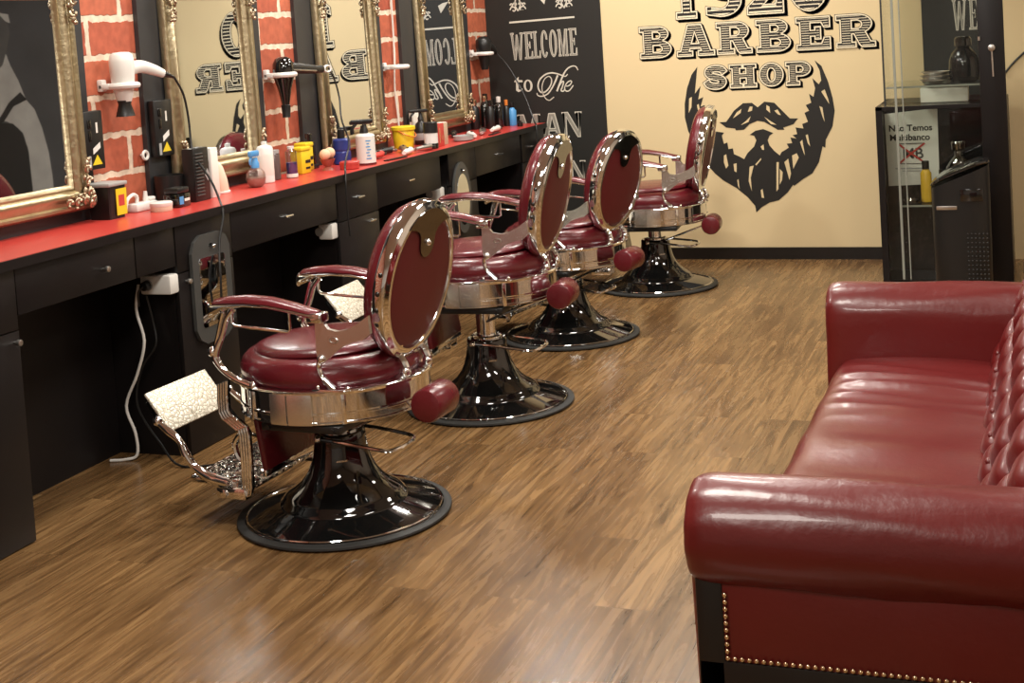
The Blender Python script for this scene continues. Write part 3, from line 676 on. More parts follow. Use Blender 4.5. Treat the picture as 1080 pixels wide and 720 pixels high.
# ------------------------------------------------------------------ barber chairs
def build_chair(label, loc, rz):
    t = thing('barber_chair', label, 'barber chair', loc, rz, 'red and chrome barber chairs')
    LOW = []
    def part(name, mb, m_, par=None, low=False, smooth=40):
        o = obj(name, mb, m_, par or t, smooth=smooth)
        if low: o['low'] = 1
        return o
    part('rubber_rim', MB().lathe([(.28, .002), (.326, .002), (.334, .007), (.333, .013), (.322, .018), (.309, .018), (.30, .012)], n=72), 'black_rubber', low=True)
    pd = part('pedestal', MB().lathe([(.312, .010), (.309, .019), (.300, .022), (.245, .038), (.200, .050), (.196, .058), (.190, .061), (.184, .072), (.172, .080), (.150, .094), (.128, .113), (.108, .140), (.094, .170), (.085, .205), (.080, .24), (.079, .262), (.074, .268), (.05, .268)], n=72), 'black_gloss', low=True)
    part('chrome_line', MB().torus((0, 0, .0215), .302, .0028, n=72, m=6), 'chrome', pd)
    sq = MB()
    for k in range(5):
        a = -1.20 + k * .075
        sq.tube([(.088 * math.cos(a + q), .088 * math.sin(a + q), .178 + z_) for q, z_ in ((0, 0), (.02, .014), (.045, .002), (.06, .016))], .0016, 5, 3)
    part('maker_script', sq, 'chrome', pd)
    part('collar', MB().lathe([(.055, .262), (.062, .268), (.062, .276), (.054, .280), (.045, .280)], n=32), 'chrome', low=True)
    part('piston', MB().lathe([(.038, .15), (.038, .345)], n=32), 'chrome')
    uc = MB().box((.03, 0, .346), (.27, .53, .022), .004).box((.02, 0, .33), (.16, .16, .03), .004)
    uc.cyl((-.08, -.265, .345), (-.08, -.270, .345), .008, 10).cyl((.14, -.265, .345), (.14, -.270, .345), .008, 10)
    part('undercarriage', uc, 'black_plastic')
    ring = part('seat_ring', MB().lathe([(.262, .358), (.292, .358), (.300, .362), (.300, .366), (.294, .369), (.294, .385), (.299, .388), (.299, .393), (.295, .396), (.295, .446), (.303, .449), (.304, .456), (.300, .460), (.288, .462), (.262, .460), (.255, .42)], n=96, sy=.955), 'chrome')
    for ang in (-118, -56, 56, 118):
        a = math.radians(ang)
        mt = Matrix.Translation((.297 * math.cos(a), .297 * .955 * math.sin(a), .41)) @ Matrix.Rotation(a, 4, 'Z')
        part('ring_clasp', MB().box((0, 0, 0), (.008, .014 , .10), .002, mt), 'chrome', ring)
    for a0, a1 in ((-100, -89.2), (-88.2, -74)):  # raised pale plates stand in for a bright reflection on the chrome ring
        rr_ = []
        for q in range(9):
            a = math.radians(a0 + (a1 - a0) * q / 8); c_, s2 = math.cos(a), math.sin(a) * .955
            rr_.append([(r_ * c_, r_ * s2, z_) for r_, z_ in ((.296, .362), (.3045, .362), (.3065, .372), (.3065, .440), (.3045, .452), (.296, .452))])
        part('ring_reflection_plate', MB().loft(rr_), 'satin', ring, smooth=50)
    # seat
    part('seat_cushion', MB().lathe([(.05, .43), (.252, .448), (.272, .458), (.284, .478), (.286, .495), (.278, .516), (.262, .531), (.235, .540), (.18, .543), (1e-6, .543)], n=64, sy=.95, c=(-.008, 0, 0)), 'maroon')
    pad = MB().lathe([(.12, .528), (.205, .530), (.224, .536), (.231, .545), (.224, .555), (.20, .563), (.14, .569), (1e-6, .572)], n=56, sy=.95, c=(-.018, 0, 0), mtx=Matrix.Translation((0, 0, .545)) @ Matrix.Rotation(-.03, 4, 'Y') @ Matrix.Translation((0, 0, -.545)))
    part('seat_pad', pad, 'maroon')
    # backrest
    A, B_ = .231, .213; tl = math.radians(12)
    U_ = Vector((math.sin(tl), 0, math.cos(tl))); N_ = Vector((math.cos(tl), 0, -math.sin(tl))); C_ = Vector((.318, 0, .742))
    def E(s_, n_, ns=72, da=0.): return [tuple(C_ + U_ * (A * s_ + da) * math.sin(2 * PI * i / ns) + Vector((0, 1, 0)) * (B_ * s_ + da) * math.cos(2 * PI * i / ns) + N_ * n_) for i in range(ns)]
    part('backrest_cushion', MB().loft([E(.90, -.024), E(.985, -.030), E(1.0, -.042), E(.985, -.060), E(.93, -.078), E(.80, -.090), E(.55, -.098), E(.25, -.102), E(.02, -.103)]), 'maroon', smooth=60)
    rim = part('backrest_rim', MB().loft([E(.80, -.02), E(1.0, -.036, da=.002), E(1.0, -.038, da=.009), E(1.0, -.032, da=.012), E(1.0, -.004, da=.012), E(1.0, .000, da=.010), E(.995, .003), E(.97, .0065), E(.925, .0085), E(.905, .0080), E(.895, .004), E(.888, -.004), E(.86, -.01)], False, False), 'chrome', smooth=30)
    part('back_panel', MB().loft([E(.905, -.006), E(.895, .001), E(.84, .004), E(.4, .0060), E(.02, .0065)]), 'maroon_flat', smooth=60)
    lobe = [(-.125, .172), (-.085, .166), (-.060, .155), (-.048, .140), (-.044, .122)] + arc(0, .118, .044, .046, 180, 360, 12) + [(.044, .122), (.048, .140), (.060, .155), (.085, .166), (.125, .172)] + [(B_ * .955 * math.cos(a), A * .955 * math.sin(a)) for a in [math.radians(d) for d in range(52, 130, 6)]]
    T_ = Matrix(((0, N_.x, U_.x, C_.x), (1, 0, 0, 0), (0, N_.z, U_.z, C_.z), (0, 0, 0, 1)))
    part('keyhole_plate', MB().prism(lobe, .004, .0110, mtx=T_), 'dark_reflection_chrome', rim, smooth=30)
    bp = C_ + U_ * .118 + N_ * .012; part('bolt', MB().ball(bp, .011), 'chrome', rim)
    for s_ in (-1, 1):
        for q in (-.10, -.055, -.005, .05):
            p = C_ + U_ * (q) + Vector((0, s_ * (B_ * math.sqrt(1 - (q / A) ** 2) + .011), 0)) + N_ * -.02
            part('rim_bolt', MB().ball(p, (.008, .006, .008), 8, 6), 'black_gloss', rim)
    for s_ in (-.07, .07):
        part('back_hinge', MB().tube([(.262, s_, .455), (.292, s_, .475), (.284, s_, .505), (.27, s_, .53), (.275, s_, .56)], [.013, .009, .012, .008, .010], 8).ball((.288, s_, .478), .016), 'chrome')
    # arms
    for s_ in (-1, 1):
        y = s_ * .245
        plate = [(.098, .690), (.126, .690), (.130, .655), (.140, .642), (.170, .636), (.205, .643), (.240, .660), (.276, .684), (.280, .632), (.255, .613), (.225, .607), (.190, .594), (.158, .572), (.125, .546), (.100, .548), (.096, .58), (.098, .63)]
        sp = part('side_plate', MB().prism(plate, y - .007, y + .007), 'satin', smooth=30)
        part('oval_badge', MB().torus((.158, y + s_ * .008, .610), .013, .0025, 'Y', 20, 6, 1, .6), 'chrome_dull', sp)
        part('bolt', MB().ball((.112, y + s_ * .006, .553), .014), 'chrome', sp)
        lg = MB().tube([(.108, y, .556), (.098, y, .530), (.106, y, .502), (.128, y, .478), (.145, y, .463)], [.012, .010, .011, .014, .016], 10, flat=(1, .8)).box((.135, y, .462), (.11, .04, .010), .004)
        lg.ball((.19, y, .468), .008).ball((.09, y, .468), .008)
        part('rear_arm_leg', lg, 'chrome')
        xs = [-.262, -.245, -.20, -.13, -.05, .03, .09, .112]
        zt = [.708, .722, .731, .736, .731, .715, .699, .694]; hw = [.010, .026, .031, .033, .032, .030, .028, .016]; th_ = [.006, .012, .016, .018, .017, .014, .010, .006]
        rings = []
        for x_, z_, w_, h_ in zip(xs, zt, hw, th_):
            rings.append([(x_, y + w_ * math.cos(q * PI / 6), z_ - h_ + h_ * (math.sin(q * PI / 6) if math.sin(q * PI / 6) > 0 else .5 * math.sin(q * PI / 6))) for q in range(12)])
        part('armrest_pad', MB().loft(rings), 'maroon', smooth=60)
        rings = []
        for x_, z_, w_, h_ in zip([-.270, -.262, -.240, -.20, -.13, -.05, .03, .09, .125], [.680, .690, .695, .705, .711, .708, .695, .683, .676], [.018, .028, .031, .034, .036, .035, .033, .031, .022], [.018, .022, .020, .011, .009, .009, .009, .011, .012]):
            rings.append([(x_, y + w_ * math.cos(q * PI / 6), z_ + h_ * math.sin(q * PI / 6)) for q in range(12)])
        tr = MB().loft(rings)
        tr.box((.105, y, .675), (.05, .05, .03), .006)
        part('armrest_tray', tr, 'chrome', smooth=50)
        fp = MB().tube([(-.19, y, .69), (-.215, y, .660), (-.235, y, .61), (-.262, y, .560), (-.262, y, .535), (-.235, y, .502), (-.19, y, .476), (-.14, y, .461)], [.010, .009, .009, .012, .012, .010, .010, .012], 10)
        fp.tube([(-.225, y, .68), (-.235, y, .655), (-.248, y, .615), (-.266, y, .565)], .007, 8).ball((-.272, y, .560), .017).ball((-.135, y, .462), .014)
        part('front_arm_post', fp, 'chrome')
        part('towel_bar', MB().tube([(-.195, y, .70), (-.195, y, .650), (-.185, y, .640), (0, y, .629), (.008, y, .635), (.008, y, .69)], .0048, 8, smooth=False), 'chrome')
        # foot rest carriers
        yb = s_ * .19
        path = [(-.282, .452), (-.286, .365), (-.262, .338), (-.228, .314), (-.216, .295), (-.218, .125), (-.228, .100)]
        fl = MB()
        for o_ in (-.014, -.0047, .0047, .014):
            fl.tube([(px + o_, yb + s_ * .008, pz + o_ * .4) for px, pz in path], .0052, 8, 2)
        cr = part('footrest_bracket', fl, 'chrome')
        bk = MB().loft([[(px - .018, yb - .006, pz - .007), (px + .018, yb - .006, pz + .007), (px + .018, yb + .006, pz + .007), (px - .018, yb + .006, pz - .007)] for px, pz in path])
        part('bracket_core', bk, 'black_gloss', cr)
        part('bracket_foot', MB().box((-.275, yb, .108), (.11, .036, .036), .008).cyl((-.30, yb + s_ * .018, .108), (-.30, yb + s_ * .026, .108), .014, 14, .003), 'chrome', cr)
        part('curl', MB().tube([(-.20, yb * .8, .275), (-.25, yb * .8, .285), (-.285, yb * .8, .25), (-.275, yb * .8, .205), (-.235, yb * .8, .185), (-.205, yb * .8, .18)], [.006, .008, .010, .010, .008, .006], 8), 'chrome', cr)
        part('swing_arm', MB().tube([(-.29, yb, .135), (-.36, yb, .148), (-.415, yb, .178), (-.445, yb, .215), (-.465, yb, .255), (-.505, yb, .285), (-.545, yb, .312)], [.016, .018, .012, .015, .010, .013, .010], 10).ball((-.545, yb, .315), .016).ball((-.445, yb, .215), .014), 'chrome')
    part('calf_pad', MB().box((0, 0, 0), (.022, .33, .17), .01, Matrix.Translation((-.185, 0, .255)) @ Matrix.Rotation(math.radians(-8), 4, 'Y')), 'maroon')
    sc = MB().box((-.175, 0, .165), (.014, .33, .022), .004)
    for k in range(9): sc.ball((-.172, -.15 + k * .0375, .180), (.007, .014, .012), 8, 6)
    part('calf_pad_trim', sc, 'chrome')
    pf = MB().box((-.32, 0, .128), (.24, .36, .012), .004)
    for k in range(5):
        for j in range(6):
            pf.torus((-.415 + k * .045, -.14 + j * .056, .135), .017, .0045, n=14, m=6)
    for yy in (-.175, .175): pf.tube([(-.44, yy, .138), (-.20, yy, .138)], .007, 8)
    pf.tube([(-.44, -.175, .138), (-.44, .175, .138)], .006, 8)
    part('foot_platform', pf, 'ornate')
    dx, dz = -.085, .108; Ld = math.hypot(dx, dz); an = math.atan2(dx, dz)
    FT = Matrix.Translation((-.572, 0, .330)) @ Matrix.Rotation(an, 4, 'Y')
    part('footplate', MB().box((0, 0, 0), (.010, .315, Ld + .01), .004, FT), 'footplate')
    part('footplate_underside', MB().box((-.017, 0, -.004), (.022, .30, Ld * .82), .006, FT), 'black_gloss')
    # lever and padded grip
    part('pump_lever', MB().tube([(-.03, -.082, .256), (.06, -.088, .252), (.14, -.080, .240), (.205, -.072, .232), (.235, -.045, .236), (.240, .0, .238), (.235, .045, .236), (.20, .075, .240), (.06, .088, .252), (-.03, .082, .256)], .006, 8).ball((-.03, -.082, .256), .013).ball((-.03, .082, .256), .013), 'chrome', low=True)
    part('recline_rod', MB().tube([(.05, -.03, .275), (.15, -.04, .318), (.36, -.06, .395)], .0055, 8), 'chrome')
    part('padded_grip', MB().cyl((.385, -.150, .398), (.385, -.01, .398), .051, 28, .014), 'maroon')
    return t
ch = build_chair('nearest red barber chair, beside the rectangular hand mirror, its footplate raised', (.833, 3.70, 0), -.05)
lab = ['second red barber chair from the camera, raised highest on its chrome piston', 'third red barber chair from the camera, partly behind the raised one', 'farthest red barber chair, in front of the bearded face on the cream wall']
for i, (x, y, rz, dz) in enumerate(((.831, 4.94, .05, .080), (.777, 6.11, -.20, 0.), (.894, 7.32, .09, .012))):
    c = dup(ch, (x, y, 0), rz, lab[i])
    for k in c.children:
        if 'low' not in k: k.location.z += dz
        if k.name.startswith(('padded_grip', 'recline_rod')):      # each chair's lever is swung to its own angle
            k.location.x -= (.035, 0, .055)[i]; k.location.z -= (.02, 0, .055)[i]
for o in list(SC.objects):
    if 'low' in o: del o['low']

# ------------------------------------------------------------------ sofa
sofa = thing('leather_sofa', 'oxblood red leather sofa with rolled arms and tufted back in the right foreground', 'sofa', (2.7, 3.24, 0))
def S3(mb): mb.v = [(x - 2.7, y - 3.24, z) for x, y, z in mb.v]; return mb
YN, YFAR, AR, AZ = 2.335, 4.105, .098, .562
def arm(yc, s_):
    prof = [(-.043, .12), (-.043, .30), (-.043, .46)]
    prof += [(AR * 1.0 * math.cos(math.radians(a)), AZ + AR * math.sin(math.radians(a))) for a in range(242, 5, -8)]
    prof += [(.098, .545), (.099, .52), (.100, .49), (.102, .46), (.103, .42), (.103, .30), (.103, .12)]
    n = len(prof); rings = []
    xs = [2.292, 2.294, 2.299, 2.308, 2.320, 2.335, 2.36, 2.40, 2.48, 2.56, 2.64, 2.72, 2.80, 2.90, 3.03]
    ks = [.55, .80, .90, .96, .985, 1, 1, 1, 1, 1, 1, 1, 1, 1, 1]
    for x, k in zip(xs, ks):
        fall = max(0, 1 - (x - 2.29) / .06); ring = []
        for i, (a, z) in enumerate(prof):
            kk = k * (1 - .04 * fall * (.5 + .5 * math.cos(i * 1.6)))
            c0, c1 = (0, AZ) if z > .44 else (.05, .3)
            rip = .004 * math.sin(i * .9 + x * 17) * min(1, max(0, (x - 2.36) * 6))
            ring.append((x, yc + s_ * (c0 + (a - c0) * kk), c1 + (z - c1) * kk + (rip if z > .45 else 0)))
        rings.append(ring)
    return S3(MB().loft(rings))
for yc, s_ in ((YN, 1), (YFAR, -1)):
    a_ = obj('arm', arm(yc, s_), 'sofa', sofa, smooth=60)
    obj('side_panel', S3(MB().span((2.335, yc - s_ * .063, .17 if s_ < 0 else .30), (3.0, yc - s_ * .03, .53), .006)), 'sofa', sofa)
fr = MB().span((2.306, YN - .066, .02), (2.354, YN + .02, .52), .004).span((2.306, YN - .066, .16), (3.0, YN - .02, .352), .004)
fr.span((2.31, YFAR + .01, .02), (2.354, YFAR + .063, .52), .004).span((2.306, YN, .14), (2.345, YFAR, .24), .004)
obj('wood_frame', S3(fr), 'black_wood', sofa)
for (x, y) in ((2.95, YN - .03), (2.95, YFAR + .03)):
    obj('leg', S3(MB().box((x, y, .08), (.05, .05, .16), .006)), 'black_wood', sofa)
nm = MB()
yn = YN - .067
k = 0
while k * .0125 < .64:
    nm.ball((2.358 + k * .0125, yn, .358), (.0046, .0035, .0046), 8, 5); k += 1
for k in range(1, 10): nm.ball((2.358, yn, .358 + k * .0125), (.0046, .0035, .0046), 8, 5)
obj('nailhead_trim', S3(nm), 'brass', sofa, smooth=80)
# seat cushion, one continuous upholstered sheet with folds
def seat():
    m_ = MB(); nx, ny = 40, 110; vs = []; fs = []
    for j in range(ny + 1):
        y = YN + .08 + (YFAR - .09 - YN - .08) * j / ny
        for i in range(nx + 1):
            u = i / nx
            if u < .25:
                a = u / .25 * PI / 2; x = 2.352 - .030 * math.sin(a) + 0; z = .10 + (.325) * (u / .25)
                x = 2.325 + (.006 if u < .2 else .004); 
            else:
                v = (u - .25) / .75; x = 2.328 + .50 * v; z = .428 + .024 * min(1, (v / .08)) ** .5 if v < .08 else .452
                d = YFAR - .09 - y
                env = math.exp(-((d - .30) / .22) ** 2)
                w_ = .5 + .5 * math.sin(d * 64 + 1.2 * math.sin(x * 9) + .9 * math.sin(v * 5))
                z += env * .019 * (w_ ** 2.6) * min(1, v * 5) * (1 - .75 * v) + .004 * math.sin(d * 23 + 2 * v) * math.sin(PI * v)
                z += .003 * math.sin(y * 21 + x * 9) + .010 * math.sin(PI * v) - .010 * v
            vs.append((x, y, z))
    for j in range(ny):
        for i in range(nx):
            a = j * (nx + 1) + i; fs.append((a, a + 1, a + nx + 2, a + nx + 1))
    return S3(m_.add(vs, fs))
obj('seat_cushion', seat(), 'sofa', sofa, smooth=60)
def back():
    prof = [(2.80, .38), (2.764, .42), (2.766, .46), (2.793, .53), (2.824, .60), (2.856, .665), (2.89, .71), (2.935, .735), (2.99, .73), (3.03, .70), (3.045, .65), (3.04, .55), (3.03, .40), (3.03, .15)]
    P = catmull([(a, b, 0) for a, b in prof], 6); ny = 150; vs = []; fs = []; n = len(P)
    L = [0]
    for i in range(1, n): L.append(L[-1] + (P[i] - P[i - 1]).length)
    y0, y1 = YN + .05, YFAR + .03
    for j in range(ny + 1):
        y = y0 + (y1 - y0) * j / ny
        for i, p in enumerate(P):
            t = (P[min(i + 1, n - 1)] - P[max(i - 1, 0)]).normalized(); nr = Vector((-t.y, t.x, 0))
            s = L[i]; d = 0
            if s < .50:
                a = (y / .19 + s / .20); b = (y / .19 - s / .20)
                fa = abs((a % 1) - .5) * 2; fb = abs((b % 1) - .5) * 2
                d = .046 * (1 - fa ** 4) * (1 - fb ** 4) - .030
                d *= min(1, s / .04) * min(1, (.50 - s) / .05)
            q = p + nr * d
            vs.append((q.x, y, q.y))
    for j in range(ny):
        for i in range(n - 1):
            a = j * n + i; fs.append((a, a + 1, a + n + 1, a + n))
    fs.append(tuple(range(n))); fs.append(tuple(ny * n + i for i in range(n))[::-1])
    return S3(MB().add(vs, fs))
bk = obj('backrest', back(), 'sofa', sofa, smooth=70)
for r in range(4):
    for c in range(10):
        y = YN + .10 + c * .19 + (r % 2) * .095
        if y < YFAR - .1: obj('tufting_button', S3(MB().ball(([2.772, 2.806, 2.842, 2.884][r], y, [.49, .565, .64, .708][r]), .009, 8, 6)), 'sofa', bk)

# ------------------------------------------------------------------ display cabinet
cab = thing('display_cabinet', 'tall glass display cabinet with a black door post in the back right corner', 'cabinet', (2.38, 7.8, 0))
def K(mb): mb.v = [(x - 2.38, y - 7.8, z) for x, y, z in mb.v]; return mb
CF, CB, CX0, CX1 = 7.45, 8.12, 2.103, 2.762
lc = MB().span((CX0, CF, 0), (CX0 + .034, CF + .02, .942), .001).span((CX0, CF, .922), (2.65, CF + .02, .942), .001)
lc.span((CX0, CF + .02, 0), (CX0 + .012, CB, .942)).span((CX0, 7.75, .930), (2.75, CB, .942)).span((CX0, CF + .02, 0), (2.75, CB, .012))
obj('lower_case', K(lc), 'black_laminate', cab, smooth=0)
obj('case_top_pane', K(MB().span((CX0 + .013, CF + .021, .936), (2.744, 7.749, .942))), 'glass', cab, smooth=0)
obj('back_board', K(MB().span((CX0 + .013, 7.76, .012), (2.75, 7.78, .93))), 'black_laminate', cab, smooth=0)
ps = obj('door_post', K(MB().span((2.635, CF - .025, .0), (2.762, CF + .025, 2.05), .003)), 'black_laminate', cab)
obj('side_frame', K(MB().span((2.745, CF + .025, .0), (2.760, CB, .942))), 'black_laminate', cab)
obj('lock', K(MB().cyl((2.700, CF - .025, 1.228), (2.700, CF - .045, 1.228), .018, 18, .004).tube([(2.700, CF - .03, 1.21), (2.702, CF - .03, 1.08)], .004, 6)), 'chrome_dull', ps)
obj('hinge', K(MB().cyl((2.640, CF - .029, 1.268), (2.640, CF - .029, 1.288), .006, 10)), 'chrome_dull', ps)
obj('left_pane', K(MB().span((2.150, CF + .03, .943), (2.156, CB, 2.05))), 'glass', cab, smooth=0)
obj('upper_front_pane', K(MB().span((2.20, CF + .026, .943), (2.634, CF + .031, 2.05))), 'glass', cab, smooth=0)
obj('lower_front_pane', K(MB().span((2.138, CF + .006, .013), (2.634, CF + .011, .921))), 'glass', cab, smooth=0)
ge = MB().span((2.205, CF - .004, .02), (2.218, CF + .005, 2.05), .001)
obj('pane_edge', K(ge), 'glass_edge', cab, smooth=0)
obj('pane_edge', K(MB().span((2.244, CF - .004, .02), (2.250, CF + .005, 2.05))), 'glass_edge', cab, smooth=0)
obj('corner_strip', K(MB().span((2.148, CF + .024, .943), (2.1575, CF + .03, 2.05))), 'black_rubber', cab, smooth=0)
obj('top_board', K(MB().span((2.14, CF - .01, 2.05), (2.765, CB, 2.08), .003)), 'black_laminate', cab)
sh = obj('shelf', K(MB().span((2.16, CF + .04, 1.036), (2.74, 8.08, 1.044))), 'glass', cab, smooth=0)
obj('shelf_edge', K(MB().span((2.16, CF + .034, 1.035), (2.74, CF + .040, 1.045))), 'glass_edge', sh, smooth=0)
sh2 = obj('shelf', K(MB().span((2.205, CF + .03, .404), (2.74, 7.74, .412))), 'glass', cab, smooth=0)
obj('shelf_edge', K(MB().span((2.205, CF + .024, .403), (2.74, CF + .030, .413))), 'glass_edge', sh2, smooth=0)
# sign on the back board
SY = 7.758
sg = thing('paper_sign', 'white paper sign with a crossed out bank card logo on the black board', 'sign', (2.25, SY, .48))
def G(mb): mb.v = [(x - 2.25, y - SY, z - .48) for x, y, z in mb.v]; return mb
obj('sheet', G(MB().prism([(2.119, .882), (2.399, .905), (2.394, .490), (2.124, .482)], SY - .002, SY - .0005)), 'paper', sg, smooth=0)
def text(name, s, x, z, size, m_, par, y, bold=0., off=(0, 0, 0)):
    cu = bpy.data.curves.new(name, 'FONT'); cu.body = s; cu.size = size; cu.align_x = 'LEFT'; cu.extrude = .0003; cu.offset = bold
    o = bpy.data.objects.new('tmp', cu); COL.objects.link(o)
    dg = bpy.context.evaluated_depsgraph_get(); me = bpy.data.meshes.new_from_object(o.evaluated_get(dg))
    bpy.data.objects.remove(o); bpy.data.curves.remove(cu)
    me.transform(Matrix.Translation((x - off[0], y - off[1], z - off[2])) @ Matrix.Rotation(PI / 2, 4, 'X'))
    me.materials.clear(); me.materials.append(M[m_]); me.name = name
    r = bpy.data.objects.new(name, me); COL.objects.link(r); r.parent = par
    return r
OF = (2.25, SY, .48)
text('text_line', 'Não Temos', 2.137, .785, .048, 'ink', sg, SY - .0024, .0012, OF)
text('text_line', 'Multibanco', 2.140, .733, .048, 'ink', sg, SY - .0024, .0012, OF)
text('logo_letters', 'MB', 2.205, .632, .083, 'grey', sg, SY - .0024, .0015, OF)
y0_, y1_ = SY - .0042, SY - .0036
obj('red_cross', G(MB().prism(ribbon([(2.185, .715), (2.252, .66), (2.325, .605)], .005), y0_, y1_)), 'red', sg, smooth=0)
obj('red_cross', G(MB().prism(ribbon([(2.325, .715), (2.252, .66), (2.185, .605)], .005), y0_ - .001, y0_ - .0004)), 'red', sg, smooth=0)
obj('logo_rule', G(MB().span((2.185, y0_, .713), (2.325, y1_, .717))), 'grey', sg, smooth=0)
obj('logo_rule', G(MB().span((2.185, y0_, .602), (2.325, y1_, .606))), 'grey', sg, smooth=0)
obj('small_print', G(MB().span((2.165, y0_, .575), (2.335, y1_, .581))), 'grey_light', sg, smooth=0)
obj('small_print', G(MB().span((2.20, y0_, .562), (2.305, y1_, .566))), 'grey_light', sg, smooth=0)

def lathe_thing(name, label, cat, loc, parts, group=None, rz=0):
    t = thing(name, label, cat, loc, rz, group)
    for nm, prof, m_ in parts: obj(nm, MB().lathe(prof, n=28), m_, t, smooth=35)
    return t
# cabinet contents
for k, (r, h) in enumerate(((.085, .022), (.082, .022), (.074, .020))):
    z = 1.0445 + sum((.022, .022, .020)[:k])
    tag(obj('glass_tray', MB().lathe([(1e-6, 0), (r * .8, 0), (r, h - .001), (r + .004, h - .001), (r + .004, h - .006)], n=32), 'chrome_dull', loc=(2.405, 7.70, z)), ['lowest of three stacked silver trays on the upper glass shelf', 'middle of three stacked silver trays on the upper glass shelf', 'topmost of three stacked silver trays on the upper glass shelf'][k], 'tray', 'stacked silver trays')
lathe_thing('dark_bottle', 'rounded dark glass bottle with black stopper on the upper glass shelf', 'bottle', (2.550, 7.66, 1.0445), [('body', [(.055, 0), (.072, .012), (.078, .05), (.076, .115), (.062, .155), (.042, .178), (.034, .19)], 'smoke'), ('stopper', [(.034, .19), (.044, .195), (.044, .232), (.036, .243), (1e-6, .245)], 'black_gloss')])
lathe_thing('dark_bottle', 'second dark bottle half hidden behind the black door post', 'bottle', (2.672, 7.74, 1.0445), [('body', [(.045, 0), (.055, .01), (.055, .11), (.04, .15), (.022, .165)], 'smoke'), ('stopper', [(.022, .165), (.028, .17), (.028, .20), (1e-6, .205)], 'black_gloss')])
lathe_thing('oil_bottle', 'slim amber oil bottle with black cap on the lower glass shelf', 'bottle', (2.335, 7.60, .4125), [('body', [(.025, 0), (.029, .004), (.029, .155), (.020, .172), (.015, .178)], 'amber'), ('cap', [(.019, .178), (.019, .222), (1e-6, .223)], 'black_plastic')])
lathe_thing('glass_decanter', 'clear glass decanter with flat stopper behind the slanted black bin', 'decanter', (2.505, 7.66, .4125), [('body', [(.066, 0), (.076, .01), (.076, .13), (.068, .18), (.042, .222), (.024, .24), (.024, .265)], 'cut_glass'), ('stopper', [(.022, .265), (.037, .275), (.040, .308), (.034, .318), (1e-6, .319)], 'cut_glass')])
lathe_thing('black_tube', 'short black tube standing beside the amber oil bottle', 'tube', (2.418, 7.62, .4125), [('body', [(.020, 0), (.022, .004), (.022, .135), (1e-6, .137)], 'black_plastic'), ('cap', [(.018, .137), (.018, .172), (1e-6, .173)], 'black_gloss')])
tag(obj('glass_dish', MB().lathe([(1e-6, 0), (.04, 0), (.052, .018), (.056, .018), (.046, .002)], n=24), 'clear', loc=(2.262, 7.58, .4125)), 'low clear glass dish on the lower shelf beside the oil bottle', 'dish')
tag(obj('white_box', MB().box((0, 0, .038), (.245, .12, .076), .003), 'paper', loc=(2.443, 7.72, .943)), 'flat white box lying on the black case under the upper shelf', 'box')
# slanted black bin in front of the cabinet
bn = thing('slanted_bin', 'tall black floor standing bin with a slanted lid before the glass cabinet', 'bin', (2.537, 7.05, 0))
bw = .137
rings = []
for z0_, sc_ in ((0, .93), (.02, .97), (.30, .99), (.52, 1.0)):
    rings.append([(bw * sc_ * math.copysign(abs(math.cos(a)) ** .55, math.cos(a)), .13 * sc_ * math.copysign(abs(math.sin(a)) ** .55, math.sin(a)), z0_ if z0_ < .5 else .622 + .055 * math.copysign(abs(math.cos(a)) ** .55, math.cos(a))) for a in [2 * PI * i / 40 for i in range(40)]])
obj('body', MB().loft(rings), 'black_plastic', bn)
lid = MB().loft([[(bw * q * math.copysign(abs(math.cos(a)) ** .55, math.cos(a)), .13 * q * math.copysign(abs(math.sin(a)) ** .55, math.sin(a)), .632 + dz_ + .055 * q * math.copysign(abs(math.cos(a)) ** .55, math.cos(a)) + (.02 * (1 - (q * math.cos(a)) ** 2) if q else .02)) for a in [2 * PI * i / 40 for i in range(40)]] for q, dz_ in ((1.0, -.006), (1.03, 0), (1.02, .008), (.9, .014), (.5, .016), (.05, .016))])
obj('slanted_lid', lid, 'black_gloss', bn)
obj('display_window', MB().box((.055, -.131, .535), (.105, .006, .060), .002), 'black_gloss', bn)
obj('silver_label', MB().box((-.062, -.1315, .475), (.095, .004, .018), .001), 'chrome_dull', bn)
gr = MB()
for r in range(14):
    for c in range(6): gr.ball((.03 + c * .018, -.1295, .06 + r * .022), (.005, .003, .005), 6, 4)
obj('speaker_holes', gr, 'black_rubber', bn)
tag(obj('wall_cable', MB().tube([(2.74, 8.155, 1.05), (2.80, 8.155, 1.12), (2.88, 8.16, 1.19), (3.0, 8.155, 1.27)], .006, 8), 'black_plastic'), 'black cable running up the pale wall beside the display cabinet', 'cable')

